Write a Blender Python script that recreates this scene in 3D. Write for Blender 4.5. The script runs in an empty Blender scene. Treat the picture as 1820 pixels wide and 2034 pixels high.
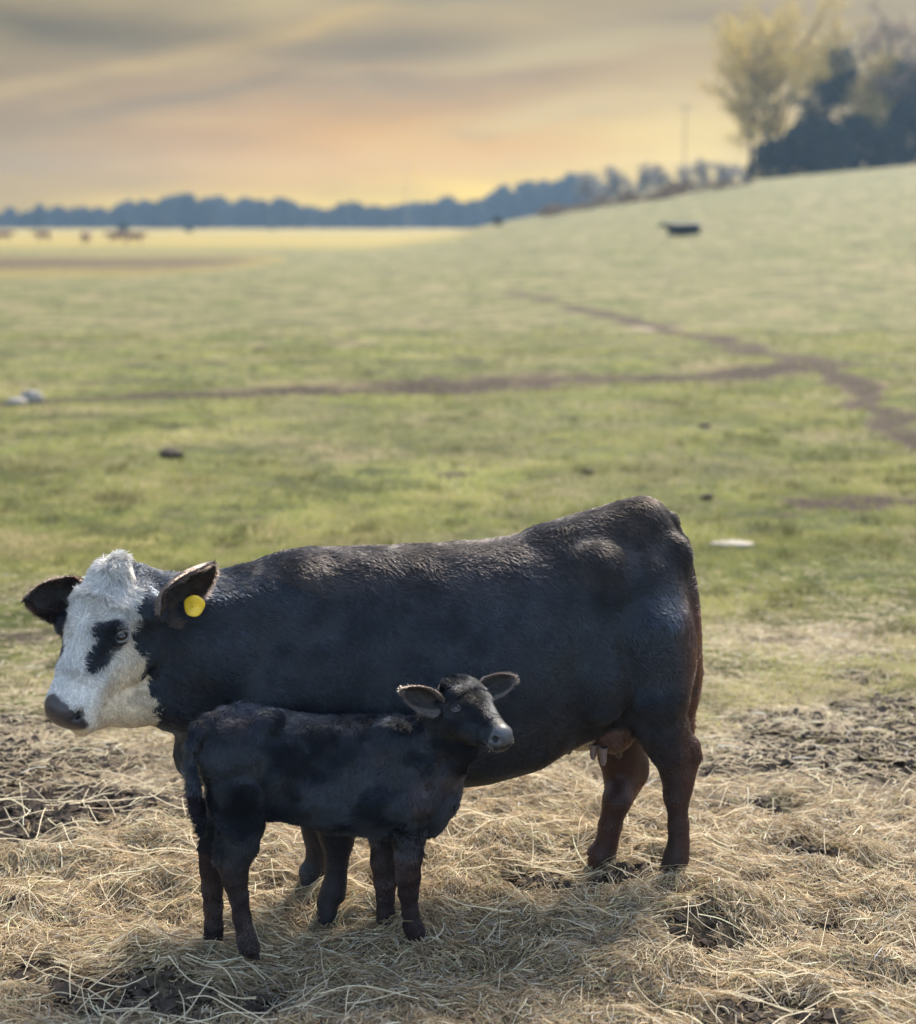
import bpy, math, random
import numpy as np
from mathutils import Vector, Matrix
rng = np.random.default_rng(7)
random.seed(7)
sc = bpy.context.scene
COL = sc.collection
R = math.radians

# ------------------------------------------------------------------ camera
CAMH, PITCH, FPX = 2.4, R(10.2), 3200.0          # metres, tilt down, focal length in px of a 1820 px wide picture
cam = bpy.data.objects.new('camera', bpy.data.cameras.new('camera')); COL.objects.link(cam)
cam.location = (0, 0, CAMH); cam.rotation_euler = (R(90) - PITCH, 0, 0)
cam.data.sensor_fit = 'HORIZONTAL'; cam.data.sensor_width = 36; cam.data.lens = 36 * FPX / 1820
cam.data.clip_start = .05; cam.data.clip_end = 6000
cam.data.dof.use_dof = True; cam.data.dof.focus_distance = 5.55; cam.data.dof.aperture_fstop = 63.3 / 36
sc.camera = cam

# ------------------------------------------------------------------ light
SUN_AZ, SUN_EL = 22.0, 43.0                        # degrees: from +Y towards +X, above the horizon
sun = bpy.data.objects.new('sun', bpy.data.lights.new('sun', 'SUN')); COL.objects.link(sun)
sun.data.energy = 2.75; sun.data.angle = R(22); sun.data.color = (1, .90, .74)
sd = Vector((math.sin(R(SUN_AZ)) * math.cos(R(SUN_EL)), math.cos(R(SUN_AZ)) * math.cos(R(SUN_EL)), math.sin(R(SUN_EL))))
sun.rotation_euler = sd.to_track_quat('Z', 'Y').to_euler()
sc.view_settings.view_transform = 'Standard'; sc.view_settings.look = 'None'
sc.view_settings.gamma = 1; sc.view_settings.use_curve_mapping = False
sc.view_settings.exposure = 1.85

class NT:
    """small node-tree writer"""
    def __init__(s, tree): s.t = tree; s.t.nodes.clear()
    def n(s, typ, **kw):
        nd = s.t.nodes.new(typ)
        for k, v in kw.items():
            if k == 'ins':
                for kk, vv in v.items(): s.set(nd.inputs[kk], vv)
            else: setattr(nd, k, v)
        return nd
    def set(s, sock, v):
        if isinstance(v, bpy.types.NodeSocket): s.t.links.new(v, sock)
        elif isinstance(v, tuple) and len(v) == 3 and sock.type == 'RGBA': sock.default_value = (*v, 1)
        else: sock.default_value = v
    def m(s, op, a, b=0.0, c=0.0, clamp=False):
        nd = s.t.nodes.new('ShaderNodeMath'); nd.operation = op; nd.use_clamp = clamp
        s.set(nd.inputs[0], a); s.set(nd.inputs[1], b); s.set(nd.inputs[2], c); return nd.outputs[0]
    def mix(s, f, a, b, blend='MIX'):
        nd = s.t.nodes.new('ShaderNodeMix'); nd.data_type = 'RGBA'; nd.blend_type = blend
        s.set(nd.inputs[0], f); s.set(nd.inputs[6], a); s.set(nd.inputs[7], b); return nd.outputs[2]
    def noise(s, vec, scale, detail=4, rough=.55, dist=0):
        nd = s.n('ShaderNodeTexNoise', ins={'Vector': vec, 'Scale': scale, 'Detail': detail, 'Roughness': rough, 'Distortion': dist}); return nd.outputs[0]
    def comb(s, x, y, z=0.0): return s.n('ShaderNodeCombineXYZ', ins={0: x, 1: y, 2: z}).outputs[0]
    def ss(s, v, a, b, lo=0.0, hi=1.0):
        nd = s.n('ShaderNodeMapRange', interpolation_type='SMOOTHSTEP', ins={0: v, 1: a, 2: b, 3: lo, 4: hi}); return nd.outputs[0]
    def ramp(s, f, stops):
        nd = s.t.nodes.new('ShaderNodeValToRGB'); cr = nd.color_ramp
        while len(cr.elements) < len(stops): cr.elements.new(.5)
        for e, (p, c) in zip(cr.elements, stops): e.position = p; e.color = (*c, 1)
        s.set(nd.inputs[0], f); return nd.outputs[0]

world = bpy.data.worlds.new('World'); sc.world = world; world.use_nodes = True
def lin(r, g, b, k=1.0):
    f = lambda c: (c / 255 / 12.92) if c <= 10 else ((c / 255 + .055) / 1.055) ** 2.4
    return (f(r) * k, f(g) * k, f(b) * k)
def build_world():
    w = NT(world.node_tree)
    SKY_S = .15
    K = 1 / SKY_S / 2 ** sc.view_settings.exposure         # cloud colours as seen, put back to radiance
    sky = w.n('ShaderNodeTexSky', sky_type='NISHITA', sun_disc=False, sun_elevation=R(SUN_EL), sun_rotation=R(SUN_AZ), air_density=1.3, dust_density=2.0, ozone_density=1.2)
    tc = w.n('ShaderNodeTexCoord').outputs['Generated']
    sp = w.n('ShaderNodeSeparateXYZ', ins={0: tc})
    x, y, z = sp.outputs
    az = w.m('MULTIPLY', w.m('ARCTAN2', x, y), 57.2958)
    el = w.m('MULTIPLY', w.m('ARCSINE', z), 57.2958)
    wn = w.noise(w.comb(w.m('MULTIPLY', az, .12), w.m('MULTIPLY', el, .45)), 1.0, 3, .5)
    wn2 = w.noise(w.comb(w.m('MULTIPLY', az, .12), w.m('MULTIPLY', el, .4), 7.3), 1.3, 3, .5)
    azw = w.m('ADD', az, w.m('MULTIPLY', w.m('SUBTRACT', wn2, .5), 4.0))
    elw = w.m('ADD', el, w.m('MULTIPLY', w.m('SUBTRACT', wn, .5), 1.0))
    def C(*c): return lin(*c, K)
    # base by height above the horizon
    base = w.ramp(w.m('MULTIPLY', elw, 1 / 12.0, clamp=True), [(0, C(214, 190, 150)), (.10, C(216, 184, 142)), (.22, C(214, 176, 140)), (.36, C(206, 176, 142)), (.5, C(196, 176, 150)), (.66, C(184, 175, 158)), (1, C(170, 168, 160))])
    left = w.ss(az, -4.0, -19.0)
    col = w.mix(w.m('MULTIPLY', left, .75), base, C(150, 138, 118))
    right = w.ss(az, 4.0, 18.0)
    col = w.mix(w.m('MULTIPLY', right, w.m('MULTIPLY', w.ss(el, 1.0, 5.0), .7)), col, C(190, 184, 170))
    def blob(ca, ce, sa, se, rot):
        dx = w.m('SUBTRACT', azw, ca); dy = w.m('SUBTRACT', elw, ce)
        c_, s_ = math.cos(R(rot)), math.sin(R(rot))
        u = w.m('ADD', w.m('MULTIPLY', dx, c_ / sa), w.m('MULTIPLY', dy, s_ / sa))
        v = w.m('SUBTRACT', w.m('MULTIPLY', dy, c_ / se), w.m('MULTIPLY', dx, s_ / se))
        q = w.m('ADD', w.m('MULTIPLY', u, u), w.m('MULTIPLY', v, v))
        return w.m('EXPONENT', w.m('MULTIPLY', q, -1.0))
    def px(X, Y): return (X - 910) / 55.9, (433 - Y) / 55.9
    def add(col, X, Y, w_, h_, rot, c, k):
        a, e = px(X, Y)
        return w.mix(w.m('MULTIPLY', blob(a, e, w_ / 55.9, h_ / 55.9, rot), k, clamp=True), col, C(*c))
    # glow where the light breaks through low on the horizon, then darker and brighter cloud bands
    col = add(col, 1060, 385, 470, 75, 6, (255, 232, 140), 1.00)
    col = add(col, 1330, 290, 260, 110, 6, (252, 234, 182), 1.00)
    col = add(col, 560, 395, 330, 28, 0, (226, 208, 158), 0.88)
    col = add(col, 860, 285, 360, 62, 0, (238, 190, 112), .9)
    col = add(col, 1180, 215, 320, 26, 10, (232, 210, 168), 0.94)
    col = add(col, 1150, 100, 330, 36, 8, (214, 202, 172), 0.88)
    col = add(col, 130, 75, 430, 34, -2, (128, 122, 112), 1.00)
    col = add(col, 300, 140, 420, 16, 12, (206, 184, 146), 1.00)
    col = add(col, 640, 62, 130, 14, 20, (216, 192, 146), 0.75)
    col = add(col, 380, 195, 330, 18, 13, (160, 146, 130), 0.75)
    col = add(col, 560, 10, 120, 28, 8, (212, 198, 162), 0.75)
    col = add(col, 760, 105, 240, 30, 3, (158, 147, 136), 1.00)
    col = add(col, 720, 168, 170, 18, 2, (168, 152, 138), 0.81)
    col = add(col, 930, 10, 200, 18, 2, (168, 162, 152), 0.88)
    col = add(col, 1400, 48, 240, 24, 4, (172, 160, 150), 0.88)
    col = add(col, 1050, 160, 190, 16, 6, (182, 162, 144), 0.75)
    st = w.noise(w.comb(w.m('MULTIPLY', azw, .16), w.m('MULTIPLY', elw, .9), 3.1), 1.2, 3, .5)
    col = w.mix(w.ss(st, .45, .72), col, w.mix(.25, col, C(150, 142, 132)))
    col = w.mix(w.ss(st, .5, .28), col, w.mix(.15, col, C(244, 226, 180)))
    col = w.mix(1.0, col, w.mix(w.ss(el, 0.0, 4.5), (1.40, 1.15, .26), (.94, .87, .65)), 'MULTIPLY')
    # thin broken cloud overhead and behind the viewer, open blue sky between
    hi = w.noise(tc, 2.2, 6, .6)
    open_ = w.m('MULTIPLY', w.ss(el, 9.0, 30.0), w.ss(hi, .66, .42))
    back = w.m('MULTIPLY', w.ss(y, .55, -.5), w.ss(hi, .75, .4))
    f = w.m('MAXIMUM', open_, back, clamp=True)
    col = w.mix(f, w.mix(w.ss(el, 8.0, 40.0), col, C(176, 178, 182)), w.mix(1.0, sky.outputs[0], (1.0, 1.0, 1.0), 'MULTIPLY'))
    bg = w.n('ShaderNodeBackground', ins={0: col, 1: SKY_S})
    out = w.n('ShaderNodeOutputWorld', ins={0: bg.outputs[0]})
build_world()
sc.cycles.use_denoising = True
sc.cycles.max_bounces = 6; sc.cycles.transparent_max_bounces = 8; sc.cycles.volume_bounces = 0
sc.cycles.use_adaptive_sampling = False

# ------------------------------------------------------------------ geometry helpers
cp, sp_ = math.cos(PITCH), math.sin(PITCH)
def ray(px, py):
    """direction of the sight line to a place in the view (1820 px wide)"""
    a, b = (px - 910) / FPX, (1017 - py) / FPX
    return np.array([a, cp + b * sp_, -sp_ + b * cp])
def _hash(ix, iy, iz, seed):
    h = (ix * 374761393 + iy * 668265263 + iz * 2147483647 + seed * 1274126177).astype(np.int64) & 0xffffffff
    h = ((h ^ (h >> 13)) * 1274126177) & 0xffffffff
    return ((h ^ (h >> 16)) & 0xffffff) / float(0xffffff) * 2 - 1
def vnoise(p, scale, seed=0):
    """value noise in -1..1; p is (n,2) or (n,3)"""
    p = np.asarray(p, float) * scale
    if p.shape[1] == 2: p = np.concatenate([p, np.zeros((len(p), 1))], 1)
    i = np.floor(p).astype(np.int64); f = p - i; f = f * f * (3 - 2 * f); r = 0
    for dx in (0, 1):
        for dy in (0, 1):
            for dz in (0, 1):
                wt = (f[:, 0] if dx else 1 - f[:, 0]) * (f[:, 1] if dy else 1 - f[:, 1]) * (f[:, 2] if dz else 1 - f[:, 2])
                r = r + wt * _hash(i[:, 0] + dx, i[:, 1] + dy, i[:, 2] + dz, seed)
    return r
def fbm(p, scale, seed=0, oct=3, g=.5):
    return sum(vnoise(p, scale * 2.03 ** o, seed + o * 17) * g ** o for o in range(oct))
def sstep(a, b, x):
    t = np.clip((x - a) / (b - a), 0, 1); return t * t * (3 - 2 * t)
def base_height(x, y):
    Rx = np.interp(x, [-400, -60, -8, 0, 5, 11, 25, 51, 120, 400], [0, 0, 0, .9, 2.2, 3.4, 6.3, 8.7, 11, 13])
    S = sstep(20, 185, y) * (1 - sstep(215, 460, y))
    return Rx * S
def bumps(x, y):
    p = np.stack([x, y], 1)
    near = 1 - sstep(9, 16, y)
    hay = 1 - sstep(6.2, 7.2, y)
    b = .024 * fbm(p, 2.2, 3, 3) + .024 * fbm(p, 6.5, 5, 2) * (.5 + hay)
    far = .10 * vnoise(p, .25, 9) * sstep(10, 25, y)
    return b * (.35 + .65 * near) * (1 - sstep(40, 90, y)) + far * (1 - sstep(100, 200, y))
def height(x, y):
    x = np.atleast_1d(np.asarray(x, float)); y = np.atleast_1d(np.asarray(y, float))
    return base_height(x, y) + bumps(x, y)
def hpt(x, y): return float(height(x, y)[0])
def ground_at(px, py, far=900):
    d = ray(px, py); t = 3.0; c = np.array([0, 0, CAMH])
    while t < far:
        q = c + d * t
        if q[2] <= float(base_height(np.array([q[0]]), np.array([q[1]]))[0]): return q
        t *= 1.004
    return c + d * t

def new_obj(name, data, parent=None, **kw):
    o = bpy.data.objects.new(name, data); COL.objects.link(o)
    if parent: o.parent = parent
    for k, v in kw.items(): o[k] = v
    return o
def thing(name, loc, rz, label, cat, group=None):
    o = new_obj(name, None); o.location = loc; o.rotation_euler = (0, 0, rz); o['label'] = label; o['category'] = cat
    if group: o['group'] = group
    return o
def mesh_np(name, V, F, mat, smooth=True, col=None, nper=4):
    """mesh from numpy arrays: V (n,3), F (m,3 or 4)"""
    me = bpy.data.meshes.new(name); V = np.asarray(V, np.float32); F = np.asarray(F, np.int32); k = F.shape[1]
    me.vertices.add(len(V)); me.vertices.foreach_set('co', V.ravel())
    me.loops.add(F.size); me.loops.foreach_set('vertex_index', F.ravel())
    me.polygons.add(len(F)); me.polygons.foreach_set('loop_start', np.arange(0, F.size, k, dtype=np.int32))
    me.polygons.foreach_set('use_smooth', np.full(len(F), smooth))
    if col is not None:
        a = me.color_attributes.new('col', 'FLOAT_COLOR', 'POINT'); a.data.foreach_set('color', np.asarray(col, np.float32).ravel())
    me.update(calc_edges=True); me.validate()
    if mat: me.materials.append(mat)
    return me
def curves_np(name, P, rad, mat, col=None):
    """P (n,k,3) strands, rad (n,k)"""
    cu = bpy.data.hair_curves.new(name); n, k, _ = P.shape
    cu.add_curves([k] * n)
    cu.points.foreach_set('position', np.ascontiguousarray(P, np.float32).ravel())
    cu.points.foreach_set('radius', np.ascontiguousarray(rad, np.float32).ravel())
    if col is not None:
        a = cu.attributes.new('col', 'FLOAT_COLOR', 'CURVE'); a.data.foreach_set('color', np.ascontiguousarray(col, np.float32).ravel())
    cu.materials.append(mat); return cu
def tube(path, rad, seg=6, cap=True):
    """tapered tube along a path: arrays (n,3),(n,)"""
    path = np.asarray(path, float); n = len(path); t = np.gradient(path, axis=0); t /= np.linalg.norm(t, axis=1)[:, None] + 1e-9
    ref = np.array([0, 0, 1.]) if abs(t[0][2]) < .9 else np.array([1., 0, 0])
    V = []
    for i in range(n):
        a = np.cross(t[i], ref); a /= np.linalg.norm(a) + 1e-9; b = np.cross(t[i], a)
        for j in range(seg):
            q = 2 * math.pi * j / seg; V.append(path[i] + rad[i] * (a * math.cos(q) + b * math.sin(q)))
    F = [[i * seg + j, i * seg + (j + 1) % seg, (i + 1) * seg + (j + 1) % seg, (i + 1) * seg + j] for i in range(n - 1) for j in range(seg)]
    return np.array(V), np.array(F)
def join(parts):
    V, F, o = [], [], 0
    for v, f in parts: V.append(v); F.append(np.asarray(f) + o); o += len(v)
    return np.concatenate(V), np.concatenate(F)
def ball(c, r, seg=16, rings=10):
    c = np.array(c); r = np.array(r) * np.ones(3); V = [c + r * np.array([0, 0, 1])]
    for i in range(1, rings):
        th = math.pi * i / rings
        for j in range(seg):
            ph = 2 * math.pi * j / seg; V.append(c + r * np.array([math.sin(th) * math.cos(ph), math.sin(th) * math.sin(ph), math.cos(th)]))
    V.append(c - r * np.array([0, 0, 1])); F = []
    for j in range(seg): F.append([0, 1 + j, 1 + (j + 1) % seg, 0])
    for i in range(rings - 2):
        for j in range(seg): F.append([1 + i * seg + j, 1 + (i + 1) * seg + j, 1 + (i + 1) * seg + (j + 1) % seg, 1 + i * seg + (j + 1) % seg])
    e = len(V) - 1; b = 1 + (rings - 2) * seg
    for j in range(seg): F.append([b + j, e, e, b + (j + 1) % seg])
    return np.array(V), np.array(F)
def tri_mesh(name, V, F, mat, smooth=True):
    me = bpy.data.meshes.new(name)
    fs = []
    for f in np.asarray(F).tolist():
        g = []
        for i in f:
            if i not in g: g.append(i)
        if len(g) > 2: fs.append(g)
    me.from_pydata(np.asarray(V).tolist(), [], fs); me.polygons.foreach_set('use_smooth', [smooth] * len(me.polygons)); me.update()
    if mat: me.materials.append(mat)
    return me

# ------------------------------------------------------------------ materials
def material(name, fn):
    m = bpy.data.materials.new(name); m.use_nodes = True; t = NT(m.node_tree)
    out = t.n('ShaderNodeOutputMaterial'); sh = fn(t); t.t.links.new(sh, out.inputs[0]); return m
def principled(t, **kw):
    nd = t.t.nodes.new('ShaderNodeBsdfPrincipled')
    for k, v in kw.items(): t.set(nd.inputs[k.replace('_', ' ')], v)
    return nd.outputs[0]
def attr(t, name='col'): return t.n('ShaderNodeAttribute', attribute_name=name)
def m_coat(t):
    a = attr(t); oc = t.n('ShaderNodeTexCoord').outputs['Object']
    n = t.noise(oc, 60, 4); c = t.mix(1.0, a.outputs[0], t.ramp(n, [(.3, (.65, .65, .65)), (.7, (1.25, 1.25, 1.25))]), 'MULTIPLY')
    rough = t.ss(a.outputs['Alpha'], 0.0, 1.0, .32, .6)
    b = t.n('ShaderNodeBump', ins={'Height': n, 'Strength': .35, 'Distance': .004}).outputs[0]
    return principled(t, Base_Color=c, Roughness=rough, Normal=b, Specular_IOR_Level=.35)
def m_hair(t):
    a = attr(t)
    h = t.n('ShaderNodeBsdfHairPrincipled', model='CHIANG', parametrization='COLOR', ins={'Color': a.outputs[0], 'Roughness': .27, 'Radial Roughness': .45, 'Coat': .0, 'IOR': 1.52}).outputs[0]
    p = principled(t, Base_Color=a.outputs[0], Roughness=.6, Specular_IOR_Level=.2)
    matt = t.m('MULTIPLY', t.m('SUBTRACT', 1.0, a.outputs['Alpha']), .95)
    return t.n('ShaderNodeMixShader', ins={0: t.m('MAXIMUM', matt, t.ss(t.n('ShaderNodeSeparateColor', ins={0: a.outputs[0]}).outputs[0], .1, .4, .05, .75)), 1: h, 2: p}).outputs[0]
def m_strand(t):
    a = attr(t)
    p = principled(t, Base_Color=a.outputs[0], Roughness=.5, Specular_IOR_Level=.4)
    tr = t.n('ShaderNodeBsdfTranslucent', ins={0: a.outputs[0]}).outputs[0]
    return t.n('ShaderNodeMixShader', ins={0: .35, 1: p, 2: tr}).outputs[0]
def plain(c, rough=.6, spec=.4, nscale=30, var=.25, bump=0.0):
    def f(t):
        oc = t.n('ShaderNodeTexCoord').outputs['Object']; n = t.noise(oc, nscale, 4)
        cc = t.mix(1.0, tuple(c), t.ramp(n, [(.3, (1 - var,) * 3), (.7, (1 + var,) * 3)]), 'MULTIPLY')
        kw = {}
        if bump: kw['Normal'] = t.n('ShaderNodeBump', ins={'Height': n, 'Strength': .6, 'Distance': bump}).outputs[0]
        return principled(t, Base_Color=cc, Roughness=rough, Specular_IOR_Level=spec, **kw)
    return f
M_COAT = material('coat_skin', m_coat); M_HAIR = material('coat_hair', m_hair); M_STRAND = material('dry_strand', m_strand)
M_GRASS = material('grass_blade', m_strand)
M_EYE = material('eye_dark', plain((.012, .009, .008), .06, .7, 30, .1))
M_LID = material('eyelid_skin', plain((.16, .145, .135), .45, .5, 80, .2))
M_LIDK = material('eyelid_dark', plain((.085, .08, .082), .4, .5, 80, .2))
M_NOSTRIL = material('nostril_dark', plain((.006, .005, .005), .6, .2))
M_TAG = material('yellow_tag', plain((.78, .50, .03), .4, .5, 40, .12))
M_TAGDARK = material('tag_stud', plain((.05, .05, .045), .4, .5))
M_BARK = material('bark', plain((.06, .048, .038), .9, .2, 6, .3, .03))
M_ROCK = material('pale_rock', plain((.25, .225, .19), .8, .3, 9, .25, .02))
M_CLOD = material('dark_soil', plain((.05, .037, .028), .9, .2, 25, .35, .02))
M_POLE = material('weathered_pole', plain((.36, .29, .24), .85, .2, 3, .2))
def m_ground(t):
    a = attr(t); sep = t.n('ShaderNodeSeparateColor', ins={0: a.outputs[0]}); mud, hay, yel = sep.outputs; dead = a.outputs['Alpha']
    oc = t.n('ShaderNodeTexCoord').outputs['Object']
    n1 = t.noise(oc, .55, 5, .6); n2 = t.noise(oc, 3.2, 6, .65); n3 = t.noise(oc, 22, 5, .65); n4 = t.noise(oc, 90, 3, .6)
    n5 = t.noise(oc, .09, 4, .6)
    g = t.ramp(n2, [(.34, (.014, .020, .007)), (.46, (.068, .082, .022)), (.55, (.125, .136, .036)), (.66, (.27, .23, .09))])
    g = t.mix(t.ss(n1, .42, .66), g, t.mix(.8, g, (.24, .19, .10)))
    g = t.mix(t.m('MULTIPLY', t.ss(n5, .42, .62), .6), g, (.125, .12, .05))
    g = t.mix(t.ss(t.noise(oc, 1.5, 4, .6, .4), .55, .7), g, t.mix(.5, g, (.17, .12, .085)))
    g = t.mix(t.ss(t.noise(oc, .9, 5, .65, .6), .52, .62), g, t.mix(.7, g, (.035, .04, .016)))
    g = t.mix(t.ss(n3, .56, .76), g, t.mix(.55, g, (.06, .055, .028)))
    gy = t.mix(t.m('MULTIPLY', yel, .8), g, t.mix(n2, (.25, .185, .035), (.29, .21, .05)))
    dry = t.ramp(n3, [(.3, (.10, .075, .05)), (.5, (.30, .245, .17)), (.75, (.46, .39, .28))])
    dm = t.ss(t.m('ADD', dead, t.m('MULTIPLY', t.m('SUBTRACT', n2, .5), 1.0)), .35, .65)
    gy = t.mix(dm, gy, dry)
    mudc = t.ramp(n3, [(.3, (.022, .016, .012)), (.55, (.06, .044, .033)), (.8, (.13, .10, .075))])
    mudf = t.mix(t.m('MAXIMUM', sep.outputs[2], t.ss(t.n('ShaderNodeSeparateXYZ', ins={0: oc}).outputs[1], 9.0, 14.0, 0.0, .62)), mudc, (.060, .038, .022))
    core = t.ss(t.m('ADD', mud, t.m('MULTIPLY', t.m('SUBTRACT', n2, .5), 1.2)), .72, 1.0)
    mudf = t.mix(core, mudf, (.030, .019, .012))
    mm = t.ss(t.m('ADD', mud, t.m('ADD', t.m('MULTIPLY', t.m('SUBTRACT', n2, .5), 1.5), t.m('MULTIPLY', t.m('SUBTRACT', n3, .5), .5))), .32, .66)
    c = t.mix(mm, gy, mudf)
    hb = t.ramp(n3, [(.3, (.03, .021, .014)), (.5, (.10, .075, .05)), (.7, (.22, .175, .11))])
    c = t.mix(t.ss(t.m('ADD', hay, t.m('MULTIPLY', t.m('SUBTRACT', n3, .5), .5)), .4, .6), c, hb)
    hh = t.m('ADD', t.m('MULTIPLY', n3, 1.0), t.m('MULTIPLY', n4, .4))
    b = t.n('ShaderNodeBump', ins={'Height': hh, 'Strength': .9, 'Distance': .05}).outputs[0]
    return principled(t, Base_Color=c, Roughness=.9, Specular_IOR_Level=.15, Normal=b)
M_GROUND = material('pasture_ground', m_ground)

# ------------------------------------------------------------------ ground: one sheet, fine near the animals
PATCH = {'mud': [], 'yel': [], 'dead': []}
def patch(kind, px, py, rx, ry, k=1.0, rot=0):
    """a worn patch on the ground, its centre and half-widths found from where it is seen"""
    c = ground_at(px, py); e = ground_at(px + rx, py); n = ground_at(px, py - ry, 1200)
    PATCH[kind].append((c[0], c[1], abs(e[0] - c[0]) + 1e-6, abs(n[1] - c[1]) + 1e-6, k, rot))
def line(kind, pts, hw, k=1.0):
    P = [ground_at(*p)[:2] for p in pts]
    PATCH[kind].append(('L', P, [ (h if isinstance(h, float) else h) for h in hw], k))
def mask(kind, x, y):
    m = np.zeros_like(x)
    if kind == 'mud':
        p0 = np.stack([x, y], 1); k_ = sstep(9, 20, y); x = x + (.06 + .35 * k_) * fbm(p0, .8, 101, 3); y = y + (.05 + .55 * k_) * fbm(p0, .7, 103, 3)
        brk = 1 - k_ * np.clip(.04 + .30 * fbm(p0, .6, 107, 2) + .26 * fbm(p0, 2.2, 109, 2), 0, .75)
    else: brk = 1
    for q in PATCH[kind]:
        if q[0] == 'L':
            _, P, hw, k = q
            for (a, b, h0, h1) in zip(P[:-1], P[1:], hw[:-1], hw[1:]):
                ab = b - a; t = np.clip(((x - a[0]) * ab[0] + (y - a[1]) * ab[1]) / (ab @ ab), 0, 1)
                d = np.hypot(x - a[0] - t * ab[0], y - a[1] - t * ab[1]); m = np.maximum(m, k * np.exp(-(d / (h0 + t * (h1 - h0))) ** 2))
        else:
            cx, cy, rx, ry, k, rot = q
            dx, dy = x - cx, y - cy
            m = np.maximum(m, k * np.exp(-((dx / rx) ** 2 + (dy / ry) ** 2)))
    return m * brk
# trodden cattle tracks
line('mud', [(-60, 800), (180, 795), (430, 785), (620, 772), (850, 763), (1080, 757), (1320, 748), (1500, 742), (1650, 735)], [.75, .7, .75, 1.0, 1.35, 1.05, .7, .6, .6], 1.25)
line('mud', [(1650, 735), (1700, 728), (1775, 728)], [.45, .85, .45], 1.1)
line('mud', [(1000, 578), (1110, 605), (1230, 630), (1400, 670), (1540, 705), (1660, 735)], [.35, .45, .6, .6, .6, .6], .9)
line('mud', [(1660, 735), (1690, 770), (1720, 810), (1790, 850), (1850, 875)], [.42, .45, .42, .28, .28], 1.05)
line('mud', [(1600, 985), (1690, 998), (1760, 990), (1850, 1000)], [.2, .5, .3, .22], 1.2)
patch('mud', 1570, 1035, 60, 9, .8); patch('mud', 880, 930, 70, 14, .55); patch('mud', 1700, 1300, 160, 12, .5)
patch('mud', 900, 800, 90, 20, .5); patch('mud', 1440, 880, 200, 16, .35); patch('mud', 1680, 1210, 40, 6, .6); patch('mud', 1500, 1270, 60, 12, .6)
# churned soil round the hay
patch('mud', 170, 1600, 290, 55, 1.05); patch('mud', 60, 1660, 160, 30, .8); patch('mud', 30, 1520, 260, 60, .95); patch('mud', 330, 1560, 120, 35, .6)
patch('mud', 1690, 1490, 300, 62, 1.1); patch('mud', 1480, 1600, 110, 20, .7); patch('mud', 1640, 1840, 70, 26, .75); patch('mud', 1560, 1430, 160, 26, .9); patch('mud', 1750, 1420, 160, 40, .9); patch('mud', 1700, 1345, 90, 18, .65); patch('mud', 1450, 1530, 120, 30, .6)
patch('mud', 60, 1265, 120, 30, .7); patch('mud', 50, 1440, 200, 30, .75)
patch('mud', 1130, 1750, 160, 34, 1.0); patch('mud', 1260, 1745, 100, 24, .9); patch('mud', 1590, 1690, 80, 34, .9); patch('mud', 1400, 1870, 90, 40, .95)  # dark soil by the hind feet also paints in the hind leg's shadow
patch('mud', 280, 1985, 260, 60, 1.0); patch('mud', 90, 1930, 80, 40, .9); patch('mud', 520, 1985, 80, 40, .9); patch('mud', 60, 1790, 50, 30, .7); patch('mud', 760, 2040, 120, 30, .8); patch('mud', 1080, 1890, 60, 20, .6)
patch('mud', 1540, 2030, 170, 50, 1.0); patch('mud', 430, 1850, 30, 10, .6)
patch('dead', 1620, 1275, 330, 55, .8); patch('dead', 1500, 1390, 200, 60, .5); patch('dead', 100, 1180, 200, 40, .4)
patch('dead', 80, 1340, 160, 50, .4); patch('dead', 850, 925, 220, 40, .35); patch('dead', 1400, 930, 200, 30, .35); patch('dead', 600, 860, 260, 40, .25)
patch('dead', 1300, 655, 70, 10, .7); patch('yel', 230, 1100, 400, 60, .25)
def ground():
    ys = [3.4]
    while ys[-1] < 8: ys.append(ys[-1] + .032)
    while ys[-1] < 735: ys.append(ys[-1] + .032 + (ys[-1] - 8) * .017)
    ys = np.array([-400, -120, -40, -12, -4, 0, 2, 3] + ys)
    xs = list(np.arange(0, 3.4, .045)) + list(np.arange(3.4, 11, .14))
    while xs[-1] < 560: xs.append(xs[-1] * 1.03 + .05)
    xs = np.array([-v for v in xs[:0:-1]] + xs)
    X, Y = np.meshgrid(xs, ys); x, y = X.ravel(), Y.ravel()
    z = height(x, y)
    mud, yel, dead = mask('mud', x, y), mask('yel', x, y), mask('dead', x, y)
    p = np.stack([x, y], 1)
    edge = 6.45 + .25 * vnoise(p, 1.1, 21) + .12 * vnoise(p, 4, 22)
    hay = 1 - sstep(edge - .25, edge + .35, y)
    trans = np.exp(-((y - 7.0) / .9) ** 2)
    dead = np.maximum(dead, .75 * trans); dead = np.maximum(dead, .4 * np.exp(-((y - 8.3) / 1.2) ** 2))
    # the far strip of ripe pasture on the flat, and bare soil where the herd feeds
    lf = sstep(6, -10, x - .02 * y)
    yel = np.maximum(yel, sstep(120, 190, y) * lf * .95)
    bare = np.exp(-((y - 98) / 30) ** 2) * sstep(-6, -16, x) * .62
    mud = np.maximum(mud * (1 - hay * .15), bare); yel = np.maximum(yel, (bare > .3) * .6)
    z = z - .02 * mud * (y < 30) + (.018 * fbm(p, 11, 131, 2) + .010 * fbm(p, 30, 133, 1)) * np.clip(mud, 0, 1) * (y < 12)
    col = np.stack([mud, hay * (1 - .55 * mud), np.clip(yel, 0, 1), dead], 1)
    ny, nx = X.shape; i = np.arange(ny * nx).reshape(ny, nx)
    F = np.stack([i[:-1, :-1], i[:-1, 1:], i[1:, 1:], i[1:, :-1]], -1).reshape(-1, 4)
    new_obj('ground', mesh_np('ground', np.stack([x, y, z], 1), F, M_GROUND, True, col), kind='structure', label='rolling green pasture with worn cattle tracks and muddy patches')
ground()
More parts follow.
